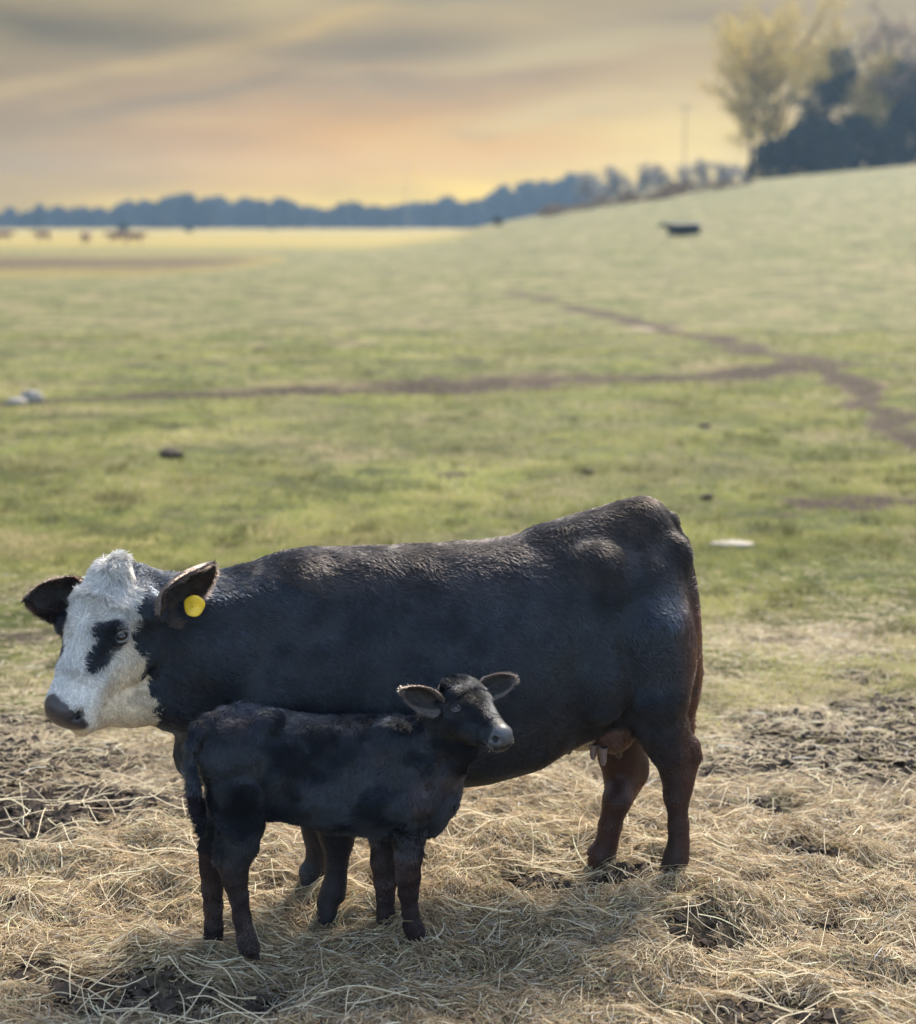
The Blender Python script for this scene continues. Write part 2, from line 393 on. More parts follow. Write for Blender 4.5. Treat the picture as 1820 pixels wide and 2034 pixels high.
#PART2
# ------------------------------------------------------------------ implicit bodies: smooth unions of muscles, meshed by surface nets
class Beast:
    def __init__(s, p0, heading, h, lo, hi):
        s.p0 = np.array(p0, float); s.f = np.array([math.cos(heading), math.sin(heading)]); s.l = np.array([-s.f[1], s.f[0]]); s.rz = heading
        s.h = h; s.lo = np.array(lo); n = np.ceil((np.array(hi) - s.lo) / h).astype(int)
        s.ax = [lo[i] + h * np.arange(n[i]) for i in range(3)]
        s.D = np.full(n, 1.0, np.float32)
    def w2l(s, v):
        v = np.asarray(v, float); return np.array([v[..., 0] * s.f[0] + v[..., 1] * s.f[1], v[..., 0] * s.l[0] + v[..., 1] * s.l[1], v[..., 2]]).T
    def P(s, px, py, w=0.0):
        """the point on the sagittal plane offset w (left +) that is seen at px, py"""
        d = ray(px, py); n = s.l; o = np.array([0 - s.p0[0], 0 - s.p0[1]])
        t = (w - o @ n) / (d[:2] @ n); q = np.array([d[0] * t - s.p0[0], d[1] * t - s.p0[1], CAMH + d[2] * t])
        return np.array([q[:2] @ s.f, w, q[2]])
    def block(s, lo, hi, m):
        i0 = [max(0, int((lo[i] - m - s.lo[i]) / s.h)) for i in range(3)]; i1 = [min(s.D.shape[i], int((hi[i] + m - s.lo[i]) / s.h) + 2) for i in range(3)]
        sl = tuple(slice(a, b) for a, b in zip(i0, i1))
        if any(a >= b for a, b in zip(i0, i1)): return None, None
        g = np.meshgrid(*[s.ax[i][sl[i]] for i in range(3)], indexing='ij', copy=False)
        return sl, [q.astype(np.float32) for q in g]
    def put(s, sl, f, k, sub=False):
        a = s.D[sl]
        if sub:
            b = -f; t = np.clip(.5 - .5 * (a - b) / k, 0, 1); s.D[sl] = a * (1 - t) + b * t + k * t * (1 - t) if False else np.maximum(a, b) + np.maximum(k - np.abs(a - b), 0) ** 2 / (4 * k)
        else:
            s.D[sl] = np.minimum(a, f) - np.maximum(k - np.abs(a - f), 0) ** 2 / (4 * k)
    def cone(s, a, b, ra, rb, k=.03, flat=1.0, sub=False):
        """round cone from a to b; flat < 1 thins it sideways (y)"""
        a, b = np.array(a, float), np.array(b, float); R_ = max(ra, rb)
        sl, g = s.block(np.minimum(a, b) - R_, np.maximum(a, b) + R_, k + .02)
        if sl is None: return
        ym = lambda t: a[1] + t * (b[1] - a[1])
        d = b - a; L = d @ d + 1e-9
        t = np.clip(((g[0] - a[0]) * d[0] + (g[1] - a[1]) * d[1] + (g[2] - a[2]) * d[2]) / L, 0, 1)
        r = np.sqrt((g[0] - a[0] - t * d[0]) ** 2 + ((g[1] - a[1] - t * d[1]) / flat) ** 2 + (g[2] - a[2] - t * d[2]) ** 2)
        s.put(sl, (r - (ra + t * (rb - ra))) * min(1, flat * 1.1), k, sub)
    def chain(s, pts, k=.03, flat=1.0):
        for (a, ra), (b, rb) in zip(pts[:-1], pts[1:]): s.cone(a, b, ra, rb, k, flat)
    def ell(s, c, r, k=.04, sub=False, rot=None):
        c = np.array(c, float); r = np.array(r, float); m = r.max() if rot is not None else 0
        ext = r if rot is None else np.full(3, m)
        sl, g = s.block(c - ext, c + ext, k + .02)
        if sl is None: return
        q = [g[i] - c[i] for i in range(3)]
        if rot is not None: q = [rot[i][0] * q[0] + rot[i][1] * q[1] + rot[i][2] * q[2] for i in range(3)]
        k0 = np.sqrt(sum((q[i] / r[i]) ** 2 for i in range(3))); k1 = np.sqrt(sum((q[i] / r[i] ** 2) ** 2 for i in range(3))) + 1e-6
        s.put(sl, k0 * (k0 - 1) / k1, k, sub)
    def loft(s, o, A, U, T, B, W, skew=0.0, n=2.2, k=.04, yc=None, sm=9):
        """sections along axis A[0] from o: T/B bounds along A[1], half-width W along A[2], each a list over stations U"""
        o = np.array(o, float); A = np.array(A, float); U = np.array(U, float)
        uu = np.linspace(U[0], U[-1], 300); ker = np.hanning(sm * 2 + 1); ker /= ker.sum()
        def tab(v):
            q = np.interp(uu, U, v); e = np.concatenate([2 * q[0] - q[sm:0:-1], q, 2 * q[-1] - q[-2:-sm - 2:-1]]); return np.convolve(e, ker, 'valid')
        T_, B_, W_ = tab(T), tab(B), tab(W); Y_ = tab(yc) if yc is not None else np.zeros(300)
        pts = np.array([o + A[0] * u + A[1] * t + A[2] * w for u, tt, bb, ww, y0 in zip(uu[::15], T_[::15], B_[::15], W_[::15], Y_[::15]) for t in (tt, bb) for w in (y0 - ww, y0 + ww)])
        sl, g = s.block(pts.min(0), pts.max(0), k + .03)
        if sl is None: return
        q = [g[i] - o[i] for i in range(3)]; u, v, w = [A[j][0] * q[0] + A[j][1] * q[1] + A[j][2] * q[2] for j in range(3)]
        uc = np.clip(u, U[0], U[-1]); ip = lambda t: np.interp(uc, uu, t).astype(np.float32)
        tt, bb, ww, y0 = ip(T_), ip(B_), ip(W_), ip(Y_); c = (tt + bb) / 2; hb = np.maximum((tt - bb) / 2, .004); ww = np.maximum(ww, .004)
        vv = (v - c) / hb; we = ww * (1 - skew * np.clip(vv, -1.2, 1.2))
        r = (np.abs((w - y0) / we) ** n + np.abs(vv) ** n) ** (1 / n)
        f = (r - 1) * np.minimum(hb, ww); du = np.abs(u - uc)
        f = np.where(du > 0, np.hypot(du, np.maximum(f, 0)), f)
        s.put(sl, f, k)
    def mesh(s, iters=2):
        D, h = s.D, s.h; ins = D < 0
        c = ins[:-1, :-1, :-1]; allin = c.copy(); anyin = c.copy()
        cs = [(i, j, k) for i in (0, 1) for j in (0, 1) for k in (0, 1)]
        sh = lambda A, o: A[o[0]:A.shape[0] - 1 + o[0], o[1]:A.shape[1] - 1 + o[1], o[2]:A.shape[2] - 1 + o[2]]
        for o in cs: q = sh(ins, o); allin &= q; anyin |= q
        act = anyin & ~allin; idx = np.argwhere(act); ID = np.full(act.shape, -1, np.int64); ID[act] = np.arange(len(idx))
        val = {o: D[idx[:, 0] + o[0], idx[:, 1] + o[1], idx[:, 2] + o[2]] for o in cs}
        acc = np.zeros((len(idx), 3)); cnt = np.zeros(len(idx))
        for a in cs:
            for ax in range(3):
                if a[ax]: continue
                b = list(a); b[ax] = 1; b = tuple(b); va, vb = val[a], val[b]; x = (va < 0) != (vb < 0)
                t = np.where(x, va / np.where(x, va - vb, 1), 0); p = np.array(a, float)[None] + np.zeros((len(idx), 3)); p[:, ax] += t
                acc += np.where(x[:, None], p, 0); cnt += x
        V = (idx + acc / cnt[:, None]) * h + s.lo; F = []
        for ax in range(3):
            o1, o2 = [(1, 2), (2, 0), (0, 1)][ax]
            a = ins[tuple(slice(0, -1) if i == ax else slice(1, -1) for i in range(3))]; b = ins[tuple(slice(1, None) if i == ax else slice(1, -1) for i in range(3))]
            e = np.argwhere(a != b); 
            if not len(e): continue
            fl = a[tuple(e.T)]; e = e + np.array([0 if i == ax else 1 for i in range(3)])
            q = []
            for d1, d2 in ((-1, -1), (0, -1), (0, 0), (-1, 0)):
                p = e.copy(); p[:, o1] += d1; p[:, o2] += d2; q.append(ID[tuple(p.T)])
            q = np.stack(q, 1); q[~fl] = q[~fl][:, ::-1]; F.append(q)
        F = np.concatenate(F); F = F[(F >= 0).all(1)]
        E_ = np.concatenate([F[:, [0, 1]], F[:, [1, 2]], F[:, [2, 3]], F[:, [3, 0]]]); dg = np.bincount(E_.ravel(), minlength=len(V)) + 1e-9
        for _ in range(iters):
            S = np.stack([np.bincount(E_[:, 0], V[E_[:, 1], i], len(V)) + np.bincount(E_[:, 1], V[E_[:, 0], i], len(V)) for i in range(3)], 1) / dg[:, None]
            V = V * .45 + S * .55
        return V, F

def mesh_samples(V, F, n, dens=None):
    T = np.concatenate([F[:, [0, 1, 2]], F[:, [0, 2, 3]]]); a, b, c = V[T[:, 0]], V[T[:, 1]], V[T[:, 2]]
    N = np.cross(b - a, c - a); A = np.linalg.norm(N, axis=1); cen = (a + b + c) / 3
    w = A * (dens(cen, N / (A[:, None] + 1e-12)) if dens else 1); w = w / w.sum()
    fn = N / (A[:, None] + 1e-12)
    VN = np.zeros_like(V)
    for k in range(3):
        for i in range(3): VN[:, i] += np.bincount(T[:, k], N[:, i], len(V))
    VN /= np.linalg.norm(VN, axis=1)[:, None] + 1e-12
    t = rng.choice(len(T), n, p=w); u, v = rng.random(n), rng.random(n); fl = u + v > 1; u[fl], v[fl] = 1 - u[fl], 1 - v[fl]
    P = a[t] + (b[t] - a[t]) * u[:, None] + (c[t] - a[t]) * v[:, None]
    Nn = VN[T[t, 0]] * (1 - u - v)[:, None] + VN[T[t, 1]] * u[:, None] + VN[T[t, 2]] * v[:, None]
    return P, Nn / (np.linalg.norm(Nn, axis=1)[:, None] + 1e-12)
def hairs(P, N, flow, length, lift, rad, mess=.25, seg=4, curl=0.0, nz=14):
    """strands from roots P, laid along flow, rising by lift"""
    n = len(P); L = length * rng.uniform(.7, 1.2, n)
    cl = np.stack([vnoise(P, nz, 31 + i) + .5 * vnoise(P, nz * 2.7, 41 + i) for i in range(3)], 1)
    d = flow + cl * mess + rng.normal(0, .14, (n, 3)); d -= N * (d * N).sum(1)[:, None]; d /= np.linalg.norm(d, axis=1)[:, None] + 1e-9
    side = np.cross(N, d); cv = (vnoise(P, nz * .8, 77) * curl + rng.normal(0, .25 * curl + .08, n))
    lf = np.clip(lift * (1 + .8 * vnoise(P, nz, 55)) + rng.normal(0, .07, n), .03, 1.5)
    out = np.zeros((n, seg, 3)); t = np.linspace(0, 1, seg)
    for i, q in enumerate(t):
        out[:, i] = P - N * .002 + (d * (q * (1 - .3 * lf * q))[:, None] + N * (lf * (q - .42 * q * q))[:, None] + side * (cv * q * q)[:, None]) * L[:, None]
    r = np.array(rad) * np.ones(n); return out, r[:, None] * np.array([1, .95, .75, .3])[None, :seg] if seg == 4 else r[:, None] * np.linspace(1, .25, seg)[None]

def leaf_ear(base, tip, nrm, width, cup=.35, thick=.006, nl=16, nw=9, basew=.45, fullness=1.0):
    """cupped ear: length base->tip, opening faces nrm"""
    base, tip, nrm = map(lambda q: np.array(q, float), (base, tip, nrm)); ax = tip - base; L = np.linalg.norm(ax); ax /= L
    nrm -= ax * (nrm @ ax); nrm /= np.linalg.norm(nrm); sd_ = np.cross(nrm, ax); V = []
    for side in (1, 0):
        for i in range(nl):
            t = i / (nl - 1); w = width * .5 * ((1 - t) * basew + math.sin(math.pi * min(1, t ** fullness * .985)) ** .6) if t < 1 else .004
            w = max(w, .004)
            for j in range(nw):
                u = j / (nw - 1) * 2 - 1; c = cup * w * (u * u * 1.5) + L * .10 * math.sin(t * math.pi) * -1
                if t < .25: c += (u * u) * w * (.25 - t) * 4
                V.append(base + ax * t * L + sd_ * u * w * (1 - .25 * cup * u * u) + nrm * (c - (thick if side == 0 else 0) * (1 - .6 * abs(u))))
    V = np.array(V); F = []; o = nl * nw; I = lambda s_, i, j: s_ * o + i * nw + j
    for i in range(nl - 1):
        for j in range(nw - 1):
            F.append([I(0, i, j), I(0, i, j + 1), I(0, i + 1, j + 1), I(0, i + 1, j)]); F.append([I(1, i, j), I(1, i + 1, j), I(1, i + 1, j + 1), I(1, i, j + 1)])
        F.append([I(0, i, 0), I(0, i + 1, 0), I(1, i + 1, 0), I(1, i, 0)]); F.append([I(0, i, nw - 1), I(1, i, nw - 1), I(1, i + 1, nw - 1), I(0, i + 1, nw - 1)])
    for j in range(nw - 1):
        F.append([I(0, 0, j), I(1, 0, j), I(1, 0, j + 1), I(0, 0, j + 1)]); F.append([I(0, nl - 1, j), I(0, nl - 1, j + 1), I(1, nl - 1, j + 1), I(1, nl - 1, j)])
    return V, np.array(F), ax, nrm, sd_
def torus(c, n, up, R1, R2, r, seg=24, rs=8):
    c, n, up = map(lambda q: np.array(q, float), (c, n, up)); n /= np.linalg.norm(n); up -= n * (up @ n); up /= np.linalg.norm(up); sx = np.cross(up, n); V = []
    for i in range(seg):
        a = 2 * math.pi * i / seg; rd = sx * math.cos(a) * R1 + up * math.sin(a) * R2; ru = rd / np.linalg.norm(rd)
        for j in range(rs):
            b = 2 * math.pi * j / rs; V.append(c + rd + (ru * math.cos(b) + n * math.sin(b)) * r - n * .25 * R1 * abs(math.cos(a)) ** 2)
    F = [[i * rs + j, ((i + 1) % seg) * rs + j, ((i + 1) % seg) * rs + (j + 1) % rs, i * rs + (j + 1) % rs] for i in range(seg) for j in range(rs)]
    return np.array(V), np.array(F)

BLACK = np.array([.0055, .0080, .0140]); BROWN = np.array([.046, .0125, .0045]); BACKBR = np.array([.040, .025, .015]); WHITE = np.array([.58, .555, .52]); CREAM = np.array([.56, .42, .26])

# ------------------------------------------------------------------ the cow
def frame(beast, F_world_deg, alpha):
    """head axes in the beast's frame: a towards the muzzle, d out of the forehead, l to the head's left"""
    Fw = np.array([math.cos(R(F_world_deg)), math.sin(R(F_world_deg)), 0.0]); dn = np.array([0, 0, -1.0])
    a = Fw * math.sin(R(alpha)) + dn * math.cos(R(alpha)); d = Fw * math.cos(R(alpha)) - dn * math.sin(R(alpha)); l = np.cross([0, 0, 1.0], Fw)
    return np.array([beast.w2l(a), beast.w2l(d), beast.w2l(l)])

def cow():
    th = R(13); n = np.array([math.sin(th), -math.cos(th)])
    B = Beast((.786, 5.746), math.pi + th, .0105, (-.45, -.48, -.02), (2.36, .62, 1.50))
    P = B.P
    top = [(1392, 1330), (1386, 1230), (1374, 1120), (1362, 1085), (1345, 1062), (1318, 1028), (1290, 1004), (1262, 1005), (1200, 1024), (1130, 1042), (1050, 1064), (950, 1076), (850, 1083), (700, 1088), (620, 1087), (560, 1096), (500, 1118), (430, 1135), (380, 1146), (330, 1165), (290, 1190)]
    bot = [(1392, 1332), (1386, 1380), (1374, 1430), (1362, 1445), (1345, 1452), (1318, 1455), (1290, 1455), (1262, 1450), (1200, 1455), (1130, 1478), (1050, 1522), (950, 1546), (850, 1558), (700, 1568), (620, 1570), (560, 1568), (500, 1560), (430, 1525), (380, 1475), (330, 1425), (290, 1395)]
    hw = [.02, .065, .11, .13, .145, .16, .175, .185, .205, .235, .28, .305, .30, .265, .24, .215, .19, .16, .135, .12, .10]
    yc = [0] * 14 + [0, .0, .01, .03, .055, .08, .10]
    tp = [P(a, b, w) for (a, b), w in zip(top, yc)]; bp = [P(a, b, w) for (a, b), w in zip(bot, yc)]
    U = [t[0] for t in tp]
    B.loft((0, 0, 0), ((1, 0, 0), (0, 0, 1), (0, 1, 0)), U, [t[2] for t in tp], [t[2] for t in bp], hw, skew=.16, n=2.35, yc=yc, k=.03, sm=6)
    # bony and muscular landmarks, both sides
    for s in (1, -1):
        B.ell(P(1186, 1118, .155 * s), (.065, .036, .040), .10)               # hook bone
        B.ell(P(1345, 1100, .095 * s), (.045, .035, .055), .07)               # pin bone
        B.ell(P(1262, 1190, .12 * s), (.17, .105, .17), .05)                  # rump muscle
        B.cone(P(1190, 1135, .165 * s), P(1192, 1330, .205 * s), .045, .062, .09)
        B.ell(P(1300, 1300, .155 * s), (.155, .105, .25), .04)                # thigh
        B.ell(P(1200, 1370, .225 * s), (.085, .060, .12), .045)               # stifle
        B.cone(P(590, 1170, .10 * s), P(565, 1370, .205 * s), .075, .09, .09) # shoulder blade
        B.ell(P(525, 1395, .195 * s), (.10, .078, .12), .05)                  # point of shoulder
        B.ell(P(645, 1370, .200 * s), (.115, .080, .19), .05)                 # triceps
        B.ell(P(655, 1480, .165 * s), (.10, .075, .12), .05)                  # elbow
        B.ell(P(900, 1365, .12 * s), (.34, .215, .23), .07)                   # barrel
        B.ell(P(430, 1300, .05 + .10 * s), (.17, .07, .13), .06)              # neck muscle
        B.cone(P(520, 1200, .04 + .09 * s), P(360, 1210, .07 + .08 * s), .06, .045, .08)
        B.ell(P(1105, 1150, .315 * s), (.10, .07, .06), .06, sub=True)        # hollow before the hip
        B.ell(P(1140, 1350, .335 * s), (.035, .05, .15), .05, sub=True)       # flank crease
        B.cone(P(722, 1180, .30 * s), P(740, 1440, .345 * s), .025, .035, .06, sub=True)   # behind the shoulder
        B.cone(P(480, 1200, .235 * s + .02), P(470, 1400, .26 * s + .02), .02, .035, .06, sub=True)
    for i, x in enumerate((800, 850, 900, 950, 1000, 1050)):
        for s in (1, -1): B.cone(P(x + 30, 1180, .335 * s), P(x - 8, 1420, .352 * s), .012, .014, .04, sub=True)   # faint gaps between ribs
    B.ell(P(420, 1490, .02), (.13, .08, .13), .06)                            # brisket
    B.cone(P(560, 1590, 0), P(470, 1530, 0), .07, .06, .08)
    B.cone(P(1090, 1090, 0), P(1270, 1040, 0), .062, .066, .09)                            # tail head
    # tail hangs behind the far side of the rump
    tl = [(1296, 1008, 0), (1330, 1030, -.01), (1352, 1075, -.02), (1368, 1150, -.03), (1374, 1250, -.04), (1374, 1360, -.05), (1366, 1480, -.05)]
    B.chain([(P(*q), r) for q, r in zip(tl, (.020, .022, .022, .02, .02, .018, .022))], .02)
    def leg(pts, foot, hr=.050, k=.028, ff=0.0):
        ch = [(P(x, y, w), r) for x, y, w, r in pts]; B.chain(ch, k)
        f = P(*foot); e = ch[-1][0]; fx = f[0]
        B.cone(e, (fx + .01, foot[2], .055), ch[-1][1], .040, .02)
        for q in (.022, -.022): B.cone((fx + .014, foot[2] + q, .004), (fx + .006, foot[2] + q * .8, .055), hr * .56, hr * .50, .008)
        for q in (.018, -.018): B.cone((fx - .030, foot[2] + q, .085), (fx - .040, foot[2] + q, .070), .012, .010, .010)   # dewclaws
        return f
    wN, wF = .17, -.07
    leg([(1285, 1250, .15, 0.1472), (1300, 1370, .17, 0.1242), (1314, 1445, .17, 0.0902), (1330, 1490, .17, 0.0690), (1343, 1535, .17, 0.0521), (1344, 1580, wN, 0.0437), (1348, 1640, wN, 0.0344), (1349, 1672, wN, 0.0344), (1344, 1702, wN, 0.0420), (1337, 1722, wN, 0.0386)], (1334, 1750, wN))
    B.chain([(P(1335, 1440, .17), .045), (P(1366, 1480, .17), .034), (P(1374, 1502, .17), .031), (P(1357, 1560, .17), .036)], .03)
    leg([(1230, 1330, -.12, 0.1196), (1228, 1440, -.15, 0.1012), (1232, 1500, -.16, 0.0810), (1238, 1540, -.16, 0.0699), (1226, 1590, wF, 0.0504), (1212, 1640, wF, 0.0403), (1206, 1672, wF, 0.0378), (1199, 1705, wF, .041), (1193, 1722, wF, .037)], (1190, 1740, wF))
    B.chain([(P(1250, 1470, -.16), .05), (P(1266, 1512, -.16), .038), (P(1268, 1535, -.16), .034), (P(1240, 1590, -.16), .036)], .03)
    leg([(640, 1480, .14, 0.1104), (660, 1580, .15, 0.0874), (668, 1640, .15, 0.0644), (671, 1672, .15, 0.0504), (669, 1712, .15, 0.0361), (667, 1745, .15, 0.0344), (662, 1770, .15, 0.0420)], (656, 1800, .15), .06)
    leg([(610, 1480, -.12, 0.1012), (622, 1580, -.14, 0.0782), (630, 1640, -.14, 0.0521), (632, 1665, -.14, 0.0470), (629, 1700, -.14, 0.0336), (627, 1730, -.14, 0.0328), (624, 1752, -.14, 0.0395)], (620, 1778, -.14), .058)
    for (x, y, w, r) in ((668, 1652, .15, .050), (631, 1640, -.14, .044)): B.ell(P(x, y, w), (r * 1.02, r * .9, r * 1.15), .03)
    # udder
    B.ell(P(1214, 1448, .05), (.085, .10, .085), .02); B.ell(P(1152, 1460, -.02), (.075, .085, .05), .03)
    # head
    A = frame(B, 235, 34); K = .93; O = P(223, 1144, .135); ar = lambda *q: np.array(q) * K
    H = lambda u, v, l=0.0: O + (A[0] * u + A[1] * v + A[2] * l) * K
    B.loft(O, A, ar(-.045, -.02, .03, .08, .14, .20, .26, .32, .38, .43, .47, .505, .53, .545),
           ar(.00, .025, .045, .058, .064, .060, .050, .042, .038, .036, .034, .026, .008, -.03),
           ar(-.10, -.15, -.19, -.215, -.24, -.275, -.305, -.315, -.30, -.262, -.22, -.185, -.145, -.09),
           ar(.040, .064, .096, .122, .130, .122, .106, .092, .083, .079, .080, .080, .068, .03), skew=-.02, n=2.5, k=.04, sm=7)
    for s in (1, -1):
        B.ell(H(.20, -.006, .113 * s), (.046, .036, .040), .03, rot=A)         # brow and eye socket
        B.ell(H(.24, -.15, .060 * s), (.11, .06, .10), .04, rot=A)            # cheek
        B.ell(H(.47, -.045, .048 * s), (.045, .035, .032), .02, rot=A)        # nostril wing
        B.ell(H(.492, -.040, .066 * s), (.026, .013, .018), .010, sub=True, rot=A); B.ell(H(.478, -.058, .066 * s), (.010, .016, .014), .008, sub=True, rot=A)
        B.cone(H(.36, -.055, .070 * s), H(.50, -.105, .060 * s), .030, .034, .03)   # upper lip
        B.cone(H(.06, -.06, .075 * s), H(.072, -.074, (.180 if s > 0 else .155) * s), .044, .031, .03)    # ear root
        B.ell(H(.31, -.02, .112 * s), (.07, .022, .022), .03, sub=True, rot=A)
    B.ell(H(-.015, .010, 0), (.05, .03, .045), .04, rot=A)                    # poll
    B.cone(H(.44, -.165, 0), H(.515, -.145, 0), .045, .034, .025)             # chin
    B.cone(H(.49, -.118, .066), H(.40, -.128, .086), .009, .006, .012, sub=True)  # mouth line
    B.cone(H(.44, -.17, .0), P(262, 1398, .20), .055, .062, .04); B.cone(P(262, 1398, .20), P(320, 1395, .13), .062, .08, .06)   # jowl
    # throat and poll join the neck
    B.cone(H(.05, -.16, 0), P(420, 1290, .06), .13, .18, .08)
    B.cone(H(.20, -.20, 0), P(400, 1390, .06), .085, .12, .08)
    V, F = B.mesh(2)
    xb = P(258, 1400, .18)[0]
    E = H(.205, -.004, .163); E2 = H(.205, .006, -.150)
    def colour(p):
        q = (p - O) / K; u, v, l = q @ A[0], q @ A[1], q @ A[2]; N3 = vnoise(p, 16, 5) * .012 + vnoise(p, 60, 8) * .006
        c = np.tile(BLACK, (len(p), 1)); al = np.ones(len(p))
        br = sstep(.75, .25, p[:, 2]) * sstep(.75, .3, p[:, 0]) * (.40 + .60 * sstep(.05, -.12, p[:, 1])) * .9; br = np.maximum(br, sstep(.12, -.05, p[:, 0]) * sstep(1.25, .9, p[:, 2]) * .85); br = np.maximum(br, sstep(.5, .2, p[:, 2]) * .10)
        c = c + (BROWN - c) * br[:, None]
        bk = sstep(1.08, 1.30, p[:, 2]) * .75 * (u < -.2) * (.6 + .4 * vnoise(p, 5, 3)); c = c + (BACKBR - c) * np.clip(bk, 0, 1)[:, None]
        ud = (np.linalg.norm((p - P(1150, 1470, 0)) / np.array([.065, .16, .06]), axis=1) < 1) & (p[:, 0] > P(1176, 1460, 0)[0]); c[ud] = (.42, .33, .22)
        vb = np.interp(u, [-.1, 0, .1, .17, .22, .27, .32, .36, .6], [-.010, -.028, -.046, -.070, -.108, -.20, -.34, -.4, -.4])
        wf = sstep(-.008, .008, v - vb + N3) * (u > -.10) * (u < .62) * (np.abs(l) < .22) * (v > -.36) * (p[:, 0] > xb - .04 + N3 * 3 - .25 * np.clip(1.0 - p[:, 2], 0, .2))
        jw = sstep(-.012, .012, p[:, 0] - xb + N3 * 2.5 - .35 * (1.02 - p[:, 2]) + .04) * (v < -.12) * (u > .2); wf = np.maximum(wf, jw)
        wc = WHITE + (CREAM - WHITE) * (sstep(-.02, -.14, v) * .8)[:, None]
        for e, s in ((E, 1), (E2, -1)):
            q1 = p - e; a1, d1 = q1 @ A[0], q1 @ A[1]
            pt = np.minimum(np.hypot((a1 - .052) / .080, (d1 + .002) / .036), np.hypot((a1 + .002) / .044, (d1 - .004) / .042)) + N3 * 12
            wf = wf * np.where(l * s > .03, sstep(.92, 1.08, pt), 1)
        c = c + (wc - c) * wf[:, None]
        nose = sstep(.455, .475, u - .35 * np.abs(l) + .15 * (v + .03) + N3 * .5) * sstep(-.098, -.086, v + N3 * .4) * (u < .62) * (np.abs(l) < .15)
        nose = nose * (v > -.11); c = c + (np.array([.05, .042, .046]) - c) * nose[:, None]; al = al - .95 * nose
        nn = np.minimum(np.linalg.norm(p - H(.488, -.044, .066), axis=1), np.linalg.norm(p - H(.488, -.044, -.066), axis=1)); c[nn < .021] *= .2
        sk = (np.linalg.norm((p - P(1216, 1470, .06)) / np.array([.085, .14, .09]), axis=1) < 1) & (p[:, 1] < .16); c[sk] = (.07, .035, .026)
        return np.concatenate([c, al[:, None]], 1), u, v, l, wf, nose
    col = colour(V)[0]
    root = thing('cow', (B.p0[0], B.p0[1], hpt(*B.p0) * 0), B.rz, 'large black cow with a white face and a yellow ear tag standing behind the calf', 'cow')
    new_obj('body', mesh_np('cow_body', V, F, M_COAT, True, col), root)
    # coat
    pn = lambda c, nrm: .22 + .78 * sstep(-.25, .15, c[:, 1] * .8 + nrm[:, 1]) + 1.6 * (((c - O) @ A[1]) > -.32) * (c[:, 0] > P(330, 1300, 0)[0])
    S, N = mesh_samples(V, F, 250000, pn)
    cc, u, v, l, wf, nose = colour(S); keep = (nose < .3) & (S[:, 2] > .05) & (np.linalg.norm(S - E, axis=1) > .034); S, N, cc, u, v, l, wf = [q[keep] for q in (S, N, cc, u, v, l, wf)]
    fl = np.tile(np.array([-.75, 0, -.62]), (len(S), 1)); legm = sstep(.6, .45, S[:, 2]); fl = fl * (1 - legm)[:, None] + np.array([-.15, 0, -1.]) * legm[:, None]
    hd = (u > -.1) & (np.abs(l) < .2) & (v > -.35)
    wh = H(.21, .06, 0); rad_ = S - wh; rad_ /= np.linalg.norm(rad_, axis=1)[:, None] + 1e-6
    fl = np.where(hd[:, None], rad_ * .9 + A[0] * .35, fl)
    tuft = (u < .1) & (u > -.12) & (v > -.08) & (wf > .5); fl = np.where(tuft[:, None], A[0] * .8 - A[1] * .1 + A[2] * (l * 3)[:, None], fl)
    ln = np.where(hd, .020, .026); ln = np.where(S[:, 2] > 1.0, .030, ln); ln = np.where(tuft, .045, ln); ln = np.where(S[:, 2] < .5, .012, ln); ln = np.where(hd & (u > .38), .013, ln)
    mess = np.where(hd & (wf > .5), 1.15, .38)
    hp, hr = hairs(S, N, fl, ln, np.where(tuft, .55, np.where(hd, .35, .22)), np.where(wf > .5, .0010, .00115), mess[:, None], 4, .45, 17)
    dk = (wf < .5); g = np.exp(rng.normal(0, 1, len(S)) * np.where(dk, .55, .25))[:, None]; cc[:, :3] *= g; st_ = vnoise(S * np.array([1, 1, .35]), 38, 75); cc[:, :3] = np.clip(cc[:, :3] * np.clip(1 + np.where(dk, .45, .22) * vnoise(S, 7, 71) + np.where(dk, .6, .18) * st_, .25, 2.4)[:, None], 0, .9)
    cc[:, 3] = np.where(dk, .55 + .45 * sstep(-.45, .35, vnoise(S, 3.2, 81) + .5 * vnoise(S, 9, 82)), 1); cc[:, 3] *= np.where(dk, 1 - .65 * sstep(1.1, 1.3, S[:, 2]) * (u < -.1), 1)
    new_obj('coat', curves_np('cow_coat', hp, hr, M_HAIR, cc), root, kind='stuff')
    # ears
    def ear(base, tip, nrm, w, lab):
        Ve, Fe, ax, nn, sd2 = leaf_ear(base, tip, nrm, w, cup=.34, thick=.008, basew=.55)
        cE = np.tile(np.array([.014, .012, .012, 1]), (len(Ve), 1)); e = new_obj('ear', mesh_np('cow_ear', Ve, Fe, M_COAT, True, cE), root)
        if lab: e['label'] = lab
        S, N = mesh_samples(Ve, Fe, 9000); inn = (N @ nn) > .2
        tt = np.clip((S - base) @ ax / np.linalg.norm(np.array(tip) - base), 0, 1); ed = np.abs((S - base) @ sd2) / (w * .5)
        f = ax * .8 + sd2 * (np.sign((S - base) @ sd2) * .5 * ed)[:, None]
        hp, hr = hairs(S, N, f, np.where(inn, .030, .016), np.where(inn, .6, .25), .0008, .4, 4, .2, 25)
        c = np.tile(np.array([.007, .005, .0045, 1]), (len(S), 1)); c[inn & (ed > .35), :3] = (.045, .028, .022); c[:, :3] *= np.exp(rng.normal(0, .3, len(S)))[:, None]
        new_obj('ear_hair', curves_np('cow_ear_hair', hp, hr, M_HAIR, c), e, kind='stuff')
        return e, ax, nn, sd2
    b1 = H(.070, -.078, .174); t1 = P(424, 1118, b1[1] + .01)
